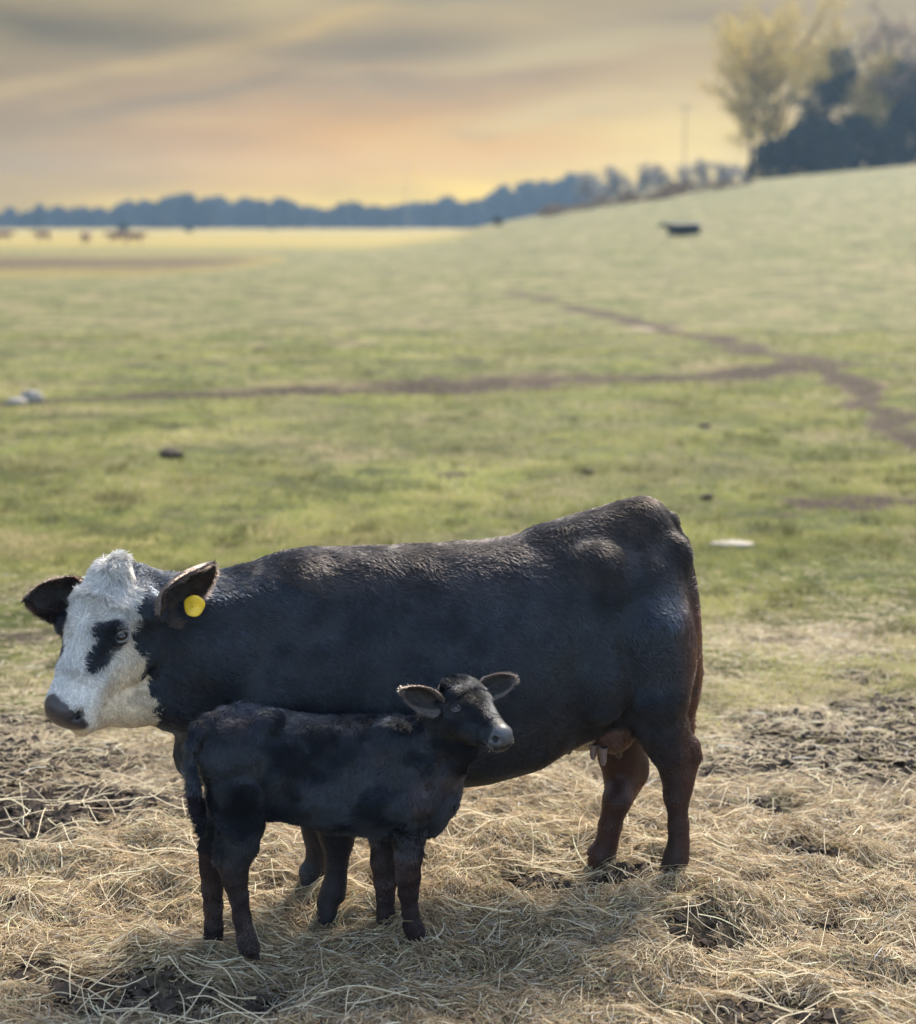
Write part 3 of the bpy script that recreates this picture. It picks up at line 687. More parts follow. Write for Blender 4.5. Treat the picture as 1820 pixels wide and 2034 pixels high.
    e1, ax1, n1, s1 = ear(b1, t1, np.array([-.55, .75, -.55]), .155, None)
    b2 = H(.085, -.05, -.105); t2 = P(50, 1192, b2[1] + .05)
    ear(b2, t2, np.array([.35, .85, .1]), .135, None)
    # ear tag: round button
    tc_ = P(385, 1203, b1[1] + .055); nv = B.w2l(np.array([-.12, -1, .25])); nv /= np.linalg.norm(nv); up = np.cross(nv, [1, 0, .3]); up /= np.linalg.norm(up); sx = np.cross(up, nv); Vt = []; ns = 28
    for off, rr in ((.003, .0), (.0035, .026), (.002, .033), (-.001, .035), (-.004, .033), (-.004, .0)):
        for j in range(ns): a = 2 * math.pi * j / ns; wob = 1 + .05 * math.cos(3 * a + .6) + .03 * math.cos(5 * a + 1); Vt.append(tc_ + nv * (off - .25 * rr * rr / .035 * math.cos(a * 2)) + (sx * math.cos(a) + up * math.sin(a)) * rr * wob)
    Ft = [[i * ns + j, i * ns + (j + 1) % ns, (i + 1) * ns + (j + 1) % ns, (i + 1) * ns + j] for i in range(5) for j in range(ns)]
    tg = new_obj('ear_tag', tri_mesh('ear_tag', Vt, Ft, M_TAG), root); vb_, fb_ = ball(tc_ + nv * .004, .0055, 10, 6); new_obj('tag_pin', tri_mesh('tag_pin', vb_, fb_, M_TAG), tg)
    # eyes with pale rims
    for e, s in ((E, 1), (E2, -1)):
        nn = A[2] * s * .9 + A[1] * .42; c = e - nn / np.linalg.norm(nn) * .015
        vb_, fb_ = ball(c, .0195, 20, 14); ey = new_obj('eye', tri_mesh('cow_eye', vb_, fb_, M_EYE), root)
        vt, ft = torus(c + nn / np.linalg.norm(nn) * .0135, nn, A[1] * .6 - A[0] * .5, .0245, .0150, .0046); new_obj('eyelid', tri_mesh('cow_lid', vt, ft, M_LID), ey)
    # teats
    for (x, y, w, x2, y2, dark) in ((1180, 1478, .09, 1178, 1508, 0), (1198, 1484, .12, 1199, 1520, 0), (1131, 1466, -.05, 1130, 1498, 1), (1228, 1482, -.02, 1230, 1506, 1)):
        a, b = P(x, y, w), P(x2, y2, w); pp = np.linspace(a, b, 6); V_, F_ = tube(pp, [.019, .016, .0135, .0125, .012, .007], 10); k = len(V_); V_ = np.concatenate([V_, [b + (b - a) * .06]]); F_ = list(map(list, F_)) + [[k - 10 + j, k - 10 + (j + 1) % 10, k, k] for j in range(10)]
        new_obj('teat', tri_mesh('teat', V_, F_, M_TEATD if dark else M_TEAT), root)
    return B
M_TEAT = material('teat_skin', plain((.15, .11, .105), .5, .4, 60, .2)); M_TEATD = material('teat_dark', plain((.05, .035, .03), .5, .4, 60, .2))
B_COW = cow()

# ------------------------------------------------------------------ the calf
def calf():
    hd_ = R(9); B = Beast((-.700, 5.03), hd_, .0068, (-.22, -.36, -.02), (1.12, .32, .98)); P = B.P; N_, F_ = -1, 1      # near side is -y
    top = [(394, 1480), (400, 1450), (415, 1425), (440, 1410), (470, 1404), (500, 1402), (560, 1413), (600, 1419), (651, 1425), (702, 1424), (753, 1424), (793, 1424), (830, 1432), (870, 1455), (905, 1500), (914, 1540)]
    bot = [(394, 1490), (400, 1540), (415, 1580), (440, 1608), (470, 1622), (500, 1626), (560, 1626), (600, 1636), (651, 1650), (702, 1652), (753, 1658), (793, 1662), (830, 1665), (870, 1652), (905, 1606), (914, 1570)]
    hw = [.02, .05, .075, .09, .10, .105, .115, .125, .13, .13, .125, .12, .11, .09, .055, .03]
    tp = [P(*q) for q in top]; bp = [P(*q) for q in bot]
    B.loft((0, 0, 0), ((1, 0, 0), (0, 0, 1), (0, 1, 0)), [t[0] for t in tp], [t[2] for t in tp], [t[2] for t in bp], hw, skew=.12, n=2.2, k=.02, sm=6)
    for s in (N_, F_):
        B.ell(P(460, 1500, .055 * s), (.105, .062, .12), .04); B.ell(P(468, 1590, .065 * s), (.085, .05, .09), .03)
        B.ell(P(540, 1432, .055 * s), (.04, .03, .025), .035); B.ell(P(415, 1450, .04 * s), (.03, .025, .03), .03)
        B.ell(P(780, 1500, .075 * s), (.085, .05, .12), .04); B.ell(P(815, 1590, .075 * s), (.07, .05, .08), .035)
        B.ell(P(575, 1590, .13 * s), (.03, .035, .08), .03, sub=True); B.ell(P(705, 1520, .15 * s), (.02, .03, .10), .04, sub=True)
    def leg(pts, foot, hr=.030, k=.014):
        ch = [(P(*q[:3]), q[3]) for q in pts]; B.chain(ch, k); f = P(*foot[:3]); e = ch[-1][0]; z = foot[3]
        B.cone(e, (f[0] + .004, foot[2], z + .035), ch[-1][1], .024, .012)
        for q in (.013, -.013): B.cone((f[0] + .015, foot[2] + q, z + .006), (f[0] + .004, foot[2] + q * .8, z + .035), hr * .55, hr * .5, .005)
    w = .075
    leg([(475, 1580, -w, 0.0871), (482, 1630, -w, 0.0713), (478, 1675, -w, 0.0555), (468, 1715, -w, 0.0445), (468, 1740, -w, 0.0386), (474, 1780, -w, 0.0307), (481, 1825, -w, 0.0287), (489, 1862, -w, 0.0297), (494, 1880, -w, 0.0327)], (500, 1915, -w, 0.0000))
    B.chain([(P(452, 1640, -w), .03), (P(440, 1695, -w), .019), (P(441, 1714, -w), .018), (P(458, 1760, -w), .02)], .015)
    leg([(455, 1580, w, 0.0792), (438, 1640, w, 0.0594), (424, 1690, w, 0.0445), (420, 1725, w, 0.0357), (422, 1765, w, 0.0336), (424, 1800, w, 0.0307), (425, 1840, w, 0.0297), (424, 1862, w, 0.0327)], (427, 1890, w, 0.0000))
    B.chain([(P(418, 1650, w), .02), (P(408, 1690, w), .016), (P(408, 1712, w), .016), (P(416, 1760, w), .018)], .015)
    leg([(800, 1590, -w, 0.0693), (812, 1650, -w, 0.0495), (811, 1700, -w, 0.0456), (811, 1740, -w, 0.0396), (811, 1772, -w, 0.0327), (815, 1810, -w, 0.0267), (820, 1838, -w, 0.0297), (825, 1852, -w, 0.0307)], (829, 1880, -w, 0.0119))
    leg([(775, 1600, w, 0.0594), (764, 1660, w, 0.0485), (763, 1710, w, 0.0445), (766, 1750, w, 0.0386), (766, 1780, w, 0.0307), (766, 1810, w, 0.0297), (766, 1835, w, 0.0327)], (767, 1858, w, 0.0119))
    # tail, arching off the rump and hanging behind
    tl = [(470, 1412, 0), (448, 1418, -.02), (420, 1428, -.045), (396, 1446, -.065), (383, 1478, -.075), (378, 1520, -.08), (386, 1570, -.08), (396, 1610, -.08), (402, 1648, -.08)]
    B.chain([(P(*q), r) for q, r in zip(tl, (.024, .023, .022, .021, .019, .017, .018, .019, .013))], .012)
    # head and neck
    A = frame(B, -50, 67); K = .97; O = P(913, 1365, -.09)
    H = lambda u, v, l=0.0: O + (A[0] * u + A[1] * v + A[2] * l) * K
    B.loft(O, A, [-.035, -.015, .02, .06, .10, .14, .18, .215, .24, .258, .268],
           [-.012, .004, .018, .026, .026, .018, .012, .011, .009, -.002, -.02],
           [-.06, -.085, -.105, -.122, -.126, -.115, -.095, -.082, -.076, -.066, -.04],
           [.036, .058, .070, .073, .067, .056, .048, .045, .046, .040, .018], skew=.08, n=2.3, k=.02, sm=7)
    for s in (1, -1):
        B.ell(H(.075, -.012, .054 * s), (.024, .020, .020), .016, rot=A)
        B.ell(H(.09, -.070, .038 * s), (.055, .028, .045), .02, rot=A)
        B.ell(H(.235, -.020, .024 * s), (.022, .018, .016), .010, rot=A)
        B.ell(H(.254, -.020, .034 * s), (.013, .008, .010), .004, sub=True, rot=A); B.ell(H(.242, -.030, .040 * s), (.008, .008, .007), .004, sub=True, rot=A)
        B.cone(H(.175, -.040, .036 * s), H(.245, -.046, .027 * s), .015, .017, .015)
        B.cone(H(.005, -.04, .045 * s), H(.0, -.045, .078 * s), .022, .016, .015)
    B.ell(H(-.002, -.004, 0), (.04, .028, .055), .03, rot=A)
    B.cone(H(.20, -.078, 0), H(.245, -.068, 0), .022, .017, .012)
    
    for s in (1, -1): B.cone(H(.272, -.044, .0), H(.262, -.050, .030 * s), .006, .006, .005, sub=True); B.cone(H(.262, -.050, .030 * s), H(.19, -.070, .050 * s), .006, .004, .006, sub=True)
    B.chain([(P(790, 1520, -.01), .105), (P(838, 1490, -.03), .092), (P(870, 1450, -.05), .078), (H(.03, -.07), .062)], .03)
    B.chain([(P(850, 1560, -.01), .085), (P(885, 1520, -.04), .062), (P(908, 1480, -.06), .055), (H(.10, -.095), .045)], .03)
    V, F = B.mesh(2); E = H(.080, -.008, .0800); E2 = H(.080, -.008, -.0800)
    def colour(p):
        q = p - O; u, v, l = q @ A[0], q @ A[1], q @ A[2]; hm = (u > -.06) & (np.abs(l) < .11) & (v > -.13) & (u < .3)
        c = np.tile(BLACK * .9, (len(p), 1)); al = np.ones(len(p))
        br = np.clip(sstep(.45, .25, p[:, 2]) * .35 + sstep(.2, .6, vnoise(p, 7, 2)) * .2, 0, .6); c = c + (BROWN * .7 - c) * br[:, None]
        nk = np.exp(-(np.linalg.norm(p - P(915, 1520, -.05), axis=1) / .07) ** 2) * .7; c = c + (np.array([.022, .014, .011]) - c) * nk[:, None]
        c[hm] = np.array([.0065, .0075, .0105]); pl = hm & (v < -.055) & (u < .15); c[pl] = (.009, .007, .006)
        nose = sstep(.215, .225, u + .2 * v) * hm * sstep(-.045, -.038, v) ; c = c + (np.array([.065, .066, .072]) - c) * nose[:, None]; al -= .97 * nose
        lip = sstep(.2, .215, u) * hm * (v < -.045); c = c + (np.array([.15, .125, .12]) - c) * (lip * .8)[:, None]
        nn = np.minimum(np.linalg.norm(p - H(.252, -.022, .035), axis=1), np.linalg.norm(p - H(.252, -.022, -.035), axis=1)); c[nn < .012] = .004; ml = hm & (u > .19) & (np.abs(v + .050 + (.27 - u) * .27) < .0045); c[ml] = .006
        return np.concatenate([c, al[:, None]], 1), u, v, l, nose, hm
    root = thing('calf', (B.p0[0], B.p0[1], 0), B.rz, 'small fluffy black calf looking round at the viewer in front of the cow', 'calf')
    new_obj('body', mesh_np('calf_body', V, F, M_COAT, True, colour(V)[0]), root)
    dn = lambda c, nrm: .25 + .75 * sstep(.25, -.15, c[:, 1] * .8 + nrm[:, 1]) + 2.2 * (c[:, 0] > P(860, 1400, 0)[0]) * (c[:, 2] > .62)
    S, N = mesh_samples(V, F, 130000, dn); cc, u, v, l, nose, hm = colour(S); k = (nose < .3) & (S[:, 2] > .045) & (np.linalg.norm(S - E, axis=1) > .013) & (np.linalg.norm(S - E2, axis=1) > .013)
    S, N, cc, u, v, l, hm = [q[k] for q in (S, N, cc, u, v, l, hm)]
    fl = np.tile(np.array([-.7, 0, -.7]), (len(S), 1)); lg = sstep(.42, .3, S[:, 2]); fl = fl * (1 - lg)[:, None] + np.array([-.1, 0, -1.]) * lg[:, None]
    wh = H(.05, .035, 0); rd = S - wh; rd /= np.linalg.norm(rd, axis=1)[:, None] + 1e-6; fl = np.where(hm[:, None], rd * .6 + A[0] * .5 - A[1] * .1, fl)
    sw = np.stack([vnoise(S, 5.5, 301), .4 * vnoise(S, 5.5, 302), vnoise(S, 5.5, 303)], 1); fl = fl + sw * np.where(hm | (S[:, 2] < .4), .2, 1.1)[:, None]
    ln = np.where(hm, .018, .030); ln = np.where(S[:, 2] < .36, .012, ln); crown = hm & (u < .045) & (v > -.02); ln = np.where(crown, .028, ln); ln = np.where(hm & (u > .17), .009, ln)
    hp, hr = hairs(S, N, fl, ln, np.where(crown, .7, np.where(hm, .5, .34)), np.where(hm, .00075, .0010), np.where(hm, .9, 1.0)[:, None], 4, .6, 20)
    cc[:, :3] *= np.exp(rng.normal(0, .6, len(S)))[:, None] * np.clip(1 + .55 * vnoise(S, 34, 71), .3, 2.6)[:, None] * np.where(hm, 1, np.exp(1.3 * vnoise(S, 6.5, 72) + .6 * vnoise(S, 15, 73)))[:, None]; cc = np.clip(cc, 0, .8)  # low-frequency noise paints the calf's gloss patches into the hair colour
    cc[:, 3] = np.where(hm, .25 + .6 * sstep(-.3, .3, vnoise(S, 22, 85)), .02 + .98 * sstep(-.25, .25, vnoise(S * np.array([1, 1, .8]), 7, 83) + .45 * vnoise(S, 17, 84)))
    new_obj('coat', curves_np('calf_coat', hp, hr, M_HAIR, cc), root, kind='stuff')
    for s, b in ((1, H(.012, -.05, -.074)), (-1, H(.005, -.04, .068))):
        t = P(797, 1370, b[1] - .01) if s == 1 else P(1023, 1346, b[1] + .03)
        Ve, Fe, ax, nn, sd2 = leaf_ear(b, t, B.w2l([.1 * s, -1.0, .1]), .074 if s == 1 else .070, cup=.5, thick=.005, basew=.5, fullness=.95)
        e = new_obj('ear', mesh_np('calf_ear', Ve, Fe, M_COAT, True, np.tile(np.array([.045, .032, .032, 1]), (len(Ve), 1))), root)
        S, N = mesh_samples(Ve, Fe, 6000); inn = (N @ nn) > .2; tt = (S - b) @ ax; L = np.linalg.norm(t - b); off = np.abs((S - b) @ sd2)
        wloc = .044 * np.sin(np.pi * np.clip(tt / L, .02, .98) ** .95) ** .6; rim = (off > wloc * .72) | (tt > .88 * L)
        hp, hr = hairs(S, N, ax * .8 + sd2 * (np.sign((S - b) @ sd2) * .5)[:, None], np.where(rim, .018, .012), np.where(inn, .35, .3), .0005, .3, 4, .2, 30)
        c = np.tile(np.array([.008, .007, .007, 1]), (len(S), 1)); c[inn, :3] = (.040, .022, .021); c[rim, :3] = (.07, .055, .05); c[:, :3] *= np.exp(rng.normal(0, .3, len(S)))[:, None]
        new_obj('ear_hair', curves_np('calf_ear_hair', hp, hr, M_HAIR, c), e, kind='stuff')
    for e, s in ((E, 1), (E2, -1)):
        nn = A[2] * s * .85 + A[1] * .5; nn /= np.linalg.norm(nn); c = e - nn * .015
        vb_, fb_ = ball(c, .0165, 20, 14); ey = new_obj('eye', tri_mesh('calf_eye', vb_, fb_, M_EYEC), root)
        vt, ft = torus(c + nn * .0120, nn, A[1] * .7 - A[0] * .3, .0160, .0112, .0024); new_obj('eyelid', tri_mesh('calf_lid', vt, ft, M_LIDK), ey)
    pp = np.linspace(H(.20, -.095, .02), H(.17, -.16, .05), 5); V_, F_2 = tube(pp, [.0012] * 5, 6)
    s_ = new_obj('straw_stalk', tri_mesh('straw_stalk', V_, F_2, M_STALK)); s_.location = (B.p0[0], B.p0[1], 0); s_.rotation_euler = (0, 0, B.rz); s_['label'] = 'single pale straw hanging from the chin of the calf'; s_['category'] = 'straw'
    return B
M_EYEC = material('eye_blue_grey', plain((.016, .018, .022), .1, .6, 30, .1))
M_STALK = material('stalk', plain((.45, .36, .2), .5))
B_CALF = calf()
#PART3
# ------------------------------------------------------------------ loose hay, soil and grass
class HT:
    """height lookup on a fine grid"""
    def __init__(s, x0, x1, y0, y1, h):
        s.x0, s.y0, s.h = x0, y0, h; xs = np.arange(x0, x1 + h, h); ys = np.arange(y0, y1 + h, h); X, Y = np.meshgrid(xs, ys, indexing='ij')
        s.Z = height(X.ravel(), Y.ravel()).reshape(X.shape); s.M = mask('mud', X.ravel(), Y.ravel()).reshape(X.shape)
    def _at(s, A, x, y):
        u = np.clip((x - s.x0) / s.h, 0, A.shape[0] - 1.001); v = np.clip((y - s.y0) / s.h, 0, A.shape[1] - 1.001); i = u.astype(int); j = v.astype(int); u -= i; v -= j
        return A[i, j] * (1 - u) * (1 - v) + A[i + 1, j] * u * (1 - v) + A[i, j + 1] * (1 - u) * v + A[i + 1, j + 1] * u * v
    def z(s, x, y): return s._at(s.Z, x, y)
    def mud(s, x, y): return s._at(s.M, x, y)
T1 = HT(-4.6, 4.6, 3.2, 9.0, .025)
def hay():
    n = 500000
    y = rng.uniform(3.9, 7.4, n); x = rng.uniform(-1, 1, n) * (.30 * y + 1.1)
    p = np.stack([x, y], 1); edge = 6.45 + .25 * vnoise(p, 1.1, 21) + .12 * vnoise(p, 4, 22)
    thick = .55 + .45 * vnoise(p, 1.6, 51) + .35 * vnoise(p, 5, 52); mud = T1.mud(x, y)
    dens = np.clip(1.15 - sstep(edge - .5, edge + .5, y) * 1.05, .05, 1) * np.clip(1.15 - 1.75 * mud * (1 + .6 * vnoise(p, 6, 53)), .05, 1) * (.45 + .55 * np.clip(thick + .3, 0, 1)) * np.where(np.abs(x) > .30 * y + .2, .35, 1)
    k = rng.random(n) < dens; x, y, p, thick, mud = x[k], y[k], p[k], np.clip(thick[k], 0, 1.2), mud[k]; n = len(x)
    th = vnoise(p, .9, 61) * 4.5 + vnoise(p, 3.1, 62) * 2.2 + rng.normal(0, .75, n)
    L = rng.gamma(2.3, .023, n) + .016; L = np.minimum(L, .34) * (1 - .55 * np.clip(mud, 0, 1)); s = 5; t = np.linspace(-.5, .5, s)
    cur = rng.normal(0, .26, n) + .35 * vnoise(p, 8, 63); P = np.zeros((n, s, 3))
    lay = rng.random(n) ** 1.3 * (.014 + .050 * thick) * (1 - .6 * mud); pitch = rng.normal(0, .16, n) + .22 * (rng.random(n) < .07) * rng.normal(1.6, 1, n)
    kink = rng.normal(0, .10, n)
    for i, q in enumerate(t):
        a = th + cur * q * 1.8; r_ = q * L
        P[:, i, 0] = x + np.cos(a) * r_; P[:, i, 1] = y + np.sin(a) * r_
        P[:, i, 2] = T1.z(P[:, i, 0], P[:, i, 1]) + .004 + lay + np.maximum(pitch * r_, -lay * .8) + kink * L * (.25 - q * q)
    rad = rng.uniform(.0007, .0016, n) * np.where(rng.random(n) < .10, 1.5, 1.0)
    R_ = rad[:, None] * np.array([.7, 1, 1, .95, .5])[None]
    pal = np.array([(.49, .37, .215), (.36, .26, .15), (.19, .13, .07), (.72, .62, .44), (.36, .34, .18), (.41, .36, .29), (.17, .125, .08)])
    tone = np.clip(.5 + .5 * vnoise(p, 2.0, 64) + rng.normal(0, .25, n), 0, .999)
    pr = np.stack([.26 + 0 * tone, .24 - .06 * tone, .22 - .15 * tone, .04 + .22 * tone, .07 + 0 * tone, .12 + 0 * tone, .10 - .06 * tone], 1); pr /= pr.sum(1)[:, None]
    idx = (rng.random(n)[:, None] > np.cumsum(pr, 1)).sum(1); c = pal[np.clip(idx, 0, 6)] * np.exp(rng.normal(0, .2, n))[:, None]
    c = c * (1 - .45 * np.clip(mud, 0, 1) * (rng.random(n) < .7))[:, None]
    new_obj('hay', curves_np('hay', P, R_, M_STRAND, np.concatenate([np.clip(c, 0, .85), np.ones((n, 1))], 1)), kind='stuff', label='loose golden hay spread over the ground under the animals', category='hay')
hay()
def stalks():
    n = 600; y = rng.uniform(4.3, 6.6, n); x = rng.uniform(-1, 1, n) * (.30 * y + .3); th = rng.uniform(0, 6.283, n); L = rng.uniform(.10, .34, n); s = 5; P = np.zeros((n, s, 3)); k1 = rng.normal(0, .12, n); rise = np.abs(rng.normal(0, .18, n)); 
    for i, q in enumerate(np.linspace(0, 1, s)):
        a = th + k1 * q; P[:, i, 0] = x + np.cos(a) * L * q; P[:, i, 1] = y + np.sin(a) * L * q; P[:, i, 2] = T1.z(P[:, i, 0], P[:, i, 1]) + .035 + .02 * rng.random(n) * (i == 0) + rise * L * (q - .9 * q * q * (rise < .3))
    c = np.array([.70, .60, .42]) * np.exp(rng.normal(0, .18, n))[:, None]
    new_obj('straw_stalks', curves_np('straw_stalks', P, rng.uniform(.0011, .0019, n)[:, None] * np.ones((1, s)), M_STRAND, np.concatenate([np.clip(c, 0, .85), np.ones((n, 1))], 1)), kind='stuff', label='longer pale straw stalks lying loose on top of the hay', category='straw')
stalks()
def soil():
    n = 11000; y = rng.uniform(4.0, 8.9, n * 3); x = rng.uniform(-1, 1, n * 3) * (.30 * y + .6); m = T1.mud(x, y); k = rng.random(n * 3) < sstep(.3, .8, m); x, y = x[k][:n], y[k][:n]; n = len(x)
    b = np.array([(1, 0, 0), (-1, 0, 0), (0, 1, 0), (0, -1, 0), (0, 0, 1), (0, 0, -1), (.6, .6, .5), (-.6, .6, .5), (-.6, -.6, .5), (.6, -.6, .5)], float)
    F = np.array([(6, 0, 2), (6, 2, 4), (6, 4, 0), (7, 2, 1), (7, 1, 4), (7, 4, 2), (8, 1, 3), (8, 3, 4), (8, 4, 1), (9, 3, 0), (9, 0, 4), (9, 4, 3), (0, 5, 2), (2, 5, 1), (1, 5, 3), (3, 5, 0)])
    sz = np.clip(rng.gamma(1.8, .0058, n), .004, .032); V = b[None] * (sz[:, None, None] * rng.uniform(.5, 1.5, (n, 10, 1))) * np.array([1.2, 1.1, .75]); 
    V = V + np.stack([x, y, T1.z(x, y) + sz * .15], 1)[:, None]; FF = (F[None] + (np.arange(n) * 10)[:, None, None]).reshape(-1, 3)
    new_obj('soil_clumps', mesh_np('soil_clumps', V.reshape(-1, 3), FF, M_CLOD, False), kind='stuff', label='small dark clumps of trodden soil in the muddy patches', category='soil')
soil()
def grass():
    n = 300000; u = rng.random(n); y = 6.2 / (1 - u * (1 - 6.2 / 36)); x = rng.uniform(-1, 1, n) * (.31 * y + .8); p = np.stack([x, y], 1)
    mud = mask('mud', x, y); dead = mask('dead', x, y); pn = vnoise(p, 1.0, 81) + .6 * vnoise(p, 3.5, 82)
    dens = (1 - .93 * sstep(.25, .6, mud + .15 * pn)) * (1 - .6 * dead) * sstep(6.3, 8.2, y + .5 * pn) * np.clip(.75 + .35 * pn, .15, 1)
    k = rng.random(n) < dens; x, y, p, pn, dead = x[k], y[k], p[k], pn[k], dead[k]; n = len(x); z = height(x, y)
    L = rng.uniform(.018, .05, n) * (1 + .5 * np.clip(pn, -.6, 1)); L *= (1 + .02 * (y - 7)); th = rng.uniform(0, 6.283, n); bend = rng.uniform(.5, 1.5, n); P = np.zeros((n, 3, 3))
    for i, q in enumerate((0, .55, 1.0)):
        P[:, i, 0] = x + np.cos(th) * L * bend * q ** 1.5 * .8; P[:, i, 1] = y + np.sin(th) * L * bend * q ** 1.5 * .8; P[:, i, 2] = z - .004 + L * q * (1 - .35 * bend * q * .5)
    rad = .0011 * (y / 7) ** .95 * rng.uniform(.8, 1.3, n); R_ = rad[:, None] * np.array([1, .9, .3])[None]
    g = np.array([(.12, .135, .035), (.19, .20, .05), (.28, .27, .075), (.38, .33, .12), (.44, .36, .21)]); t = np.clip(.42 + .34 * pn + rng.normal(0, .22, n) + .4 * dead + .35 * (y < 8.5) * (rng.random(n) < .5), 0, .999) * 4
    i = t.astype(int); f = (t - i)[:, None]; c = g[i] * (1 - f) + g[np.minimum(i + 1, 4)] * f
    c = c * (1 + .38 * vnoise(p, .7, 97) + .32 * vnoise(p, 2.1, 98))[:, None] * np.array([.95, 1.04, .95])
    tus = sstep(.45, .7, vnoise(p, 4.2, 95) + .35 * vnoise(p, 11, 96)); c = c * (1 - .6 * tus)[:, None]; P[:, :, 2] += (P[:, :, 2] - z[:, None]) * (.6 * tus)[:, None]
    new_obj('grass', curves_np('grass', P, R_, M_GRASS, np.concatenate([c, np.ones((n, 1))], 1)), kind='stuff', label='short green pasture grass covering the field', category='grass')
    # flat dead litter between the hay and the green
    n = 42000; y = rng.triangular(6.3, 7.2, 11.5, n); x = rng.uniform(-1, 1, n) * (.31 * y + .6); p = np.stack([x, y], 1); k = rng.random(n) < .25 + .75 * np.clip(mask('dead', x, y) + np.exp(-((y - 7) / .9) ** 2) + .3 * vnoise(p, 2, 90), 0, 1)
    k &= rng.random(len(x)) < 1 - .6 * mask('mud', x, y); x, y, p = x[k], y[k], p[k]; n = len(x); z = height(x, y); th = rng.uniform(0, 6.283, n); L = rng.uniform(.03, .13, n); P = np.zeros((n, 3, 3))
    for i, q in enumerate((-.5, 0, .5)): P[:, i, 0] = x + np.cos(th) * L * q; P[:, i, 1] = y + np.sin(th) * L * q; P[:, i, 2] = z + .010 + rng.random(n) * .008 + (.25 - q * q) * L * .2
    c = np.array([.44, .36, .24]) * np.exp(rng.normal(0, .35, n))[:, None]
    new_obj('dead_grass', curves_np('dead_grass', P, np.full((n, 3), .0016), M_STRAND, np.concatenate([np.clip(c, 0, .7), np.ones((n, 1))], 1)), kind='stuff', label='pale dead grass litter between the hay and the green field', category='dead grass')
grass()

# ------------------------------------------------------------------ stones and clods in the field
def lump(name, px, py, size, mat, label, cat, seed, sub=None):
    c = ground_at(px, py); V, F = ball((0, 0, 0), size, 18, 12); V = V * (1 + .22 * fbm(V / max(size), 1.6, seed, 3))[:, None]; V[:, 2] += size[2] * .45
    o = new_obj(name, tri_mesh(name, V, F, mat), label=label, category=cat); o.location = (c[0], c[1], hpt(c[0], c[1])); return o
lump('stone', 62, 797, (.16, .13, .12), M_ROCK, 'pale grey stone beside the track, the taller of two touching stones', 'stone', 3)
lump('stone', 33, 803, (.15, .11, .07), M_ROCK, 'low pale stone beside the track, the flatter of two touching stones', 'stone', 5)
lump('stone', 1458, 1082, (.17, .10, .022), M_ROCK, 'flat whitish stone lying in the grass behind the rump of the cow', 'stone', 8)
lump('soil_clod', 340, 912, (.13, .10, .06), M_CLOD, 'dark clod of soil in the open grass above the head of the cow', 'clod', 11)
lump('soil_clod', 515, 692, (.15, .12, .05), M_CLOD, 'dark clod in the grass beyond the long brown track', 'clod', 12)
lump('soil_clod', 1406, 992, (.05, .05, .035), M_CLOD, 'tiny dark clod in the grass just right of the tail head', 'clod', 13)
lump('soil_clod', 1400, 852, (.08, .07, .03), M_CLOD, 'small dark clod below the junction of the tracks', 'clod', 14)
lump('soil_clod', 1170, 937, (.07, .06, .03), M_CLOD, 'small flat dark clod in the grass above the back of the cow', 'clod', 15)

# ------------------------------------------------------------------ cattle far off
def far_mesh(pose, colour, name):
    B = Beast((0, 0), 0.0, .045, (-1.4, -.6, -.05), (1.6, .6, 1.6)); base = .0 if pose == 'stand' else -.62
    B.loft((0, 0, base), ((1, 0, 0), (0, 0, 1), (0, 1, 0)), [-.95, -.85, -.4, .1, .5, .75, .85], [1.2, 1.33, 1.34, 1.30, 1.33, 1.25, 1.1] if pose == 'stand' else [1.27, 1.36, 1.36, 1.33, 1.34, 1.3, 1.2], [1.0, .85, .68, .62, .66, .75, .9] if pose == 'stand' else [.62] * 7, [.08, .22, .30, .33, .28, .2, .1] if pose == 'stand' else [.25, .33, .36, .36, .33, .28, .2], k=.05)
    if pose == 'stand':
        for x in (-.72, .55):
            for s in (-.17, .17): B.cone((x, s, .8), (x + .02, s, .45), .14, .07, .06); B.cone((x + .02, s, .45), (x, s, 0), .065, .055, .03)
        B.cone((.7, 0, 1.1), (1.15, 0, 1.15), .2, .14, .08); B.cone((1.15, 0, 1.2), (1.5, 0, .98), .13, .08, .05)
        B.cone((-.92, 0, 1.25), (-1.0, 0, .5), .03, .03, .02)
    else:
        for x in (-.55, .5):
            for s in (-.25, .25): B.cone((x, s, .12), (x + .35, s * 1.3, .05), .12, .06, .06)
        B.cone((.7, 0, .5), (1.1, 0, .62), .2, .13, .08); B.cone((1.1, 0, .66), (1.42, 0, .5), .12, .08, .05)
    for s in (-1, 1): B.cone((1.18, .08 * s, 1.24 + base), (1.16, .24 * s, 1.22 + base), .03, .03, .02)
    V, F = B.mesh(1); return mesh_np(name, V, F, colour, True)
M_BLACKCOW = material('far_black_coat', plain((.012, .013, .017), .6)); M_BROWNCOW = material('far_brown_coat', plain((.13, .055, .03), .7))
mB, mS = far_mesh('lie', M_BLACKCOW, 'lying_cow'), far_mesh('stand', M_BROWNCOW, 'standing_cow')
def place_cow(px, py, me, rz, label, group=None, k=1.0):
    c = ground_at(px, py); o = new_obj('distant_cow', me, label=label, category='cow'); o.location = (c[0], c[1], hpt(c[0], c[1])); o.rotation_euler = (0, 0, R(rz)); o.scale = (k,) * 3
    if group: o['group'] = group
place_cow(1357, 468, mB, 178, 'black cow lying on the green slope below the ridge')
G = 'brown cattle far off at the left'
place_cow(8, 480, mS, 20, 'brown cow at the far end of the distant herd, nearest the picture edge', G)
place_cow(86, 480, mS, 175, 'brown cow standing side on, second in the distant herd', G)
place_cow(171, 484, mS, 80, 'brown cow seen end on, alone between the pairs of the herd', G)
place_cow(232, 485, mS, 190, 'brown cow of the joined pair, the one nearer the lone animal', G)
place_cow(268, 486, mS, 5, 'brown cow of the joined pair, facing away from the herd', G)

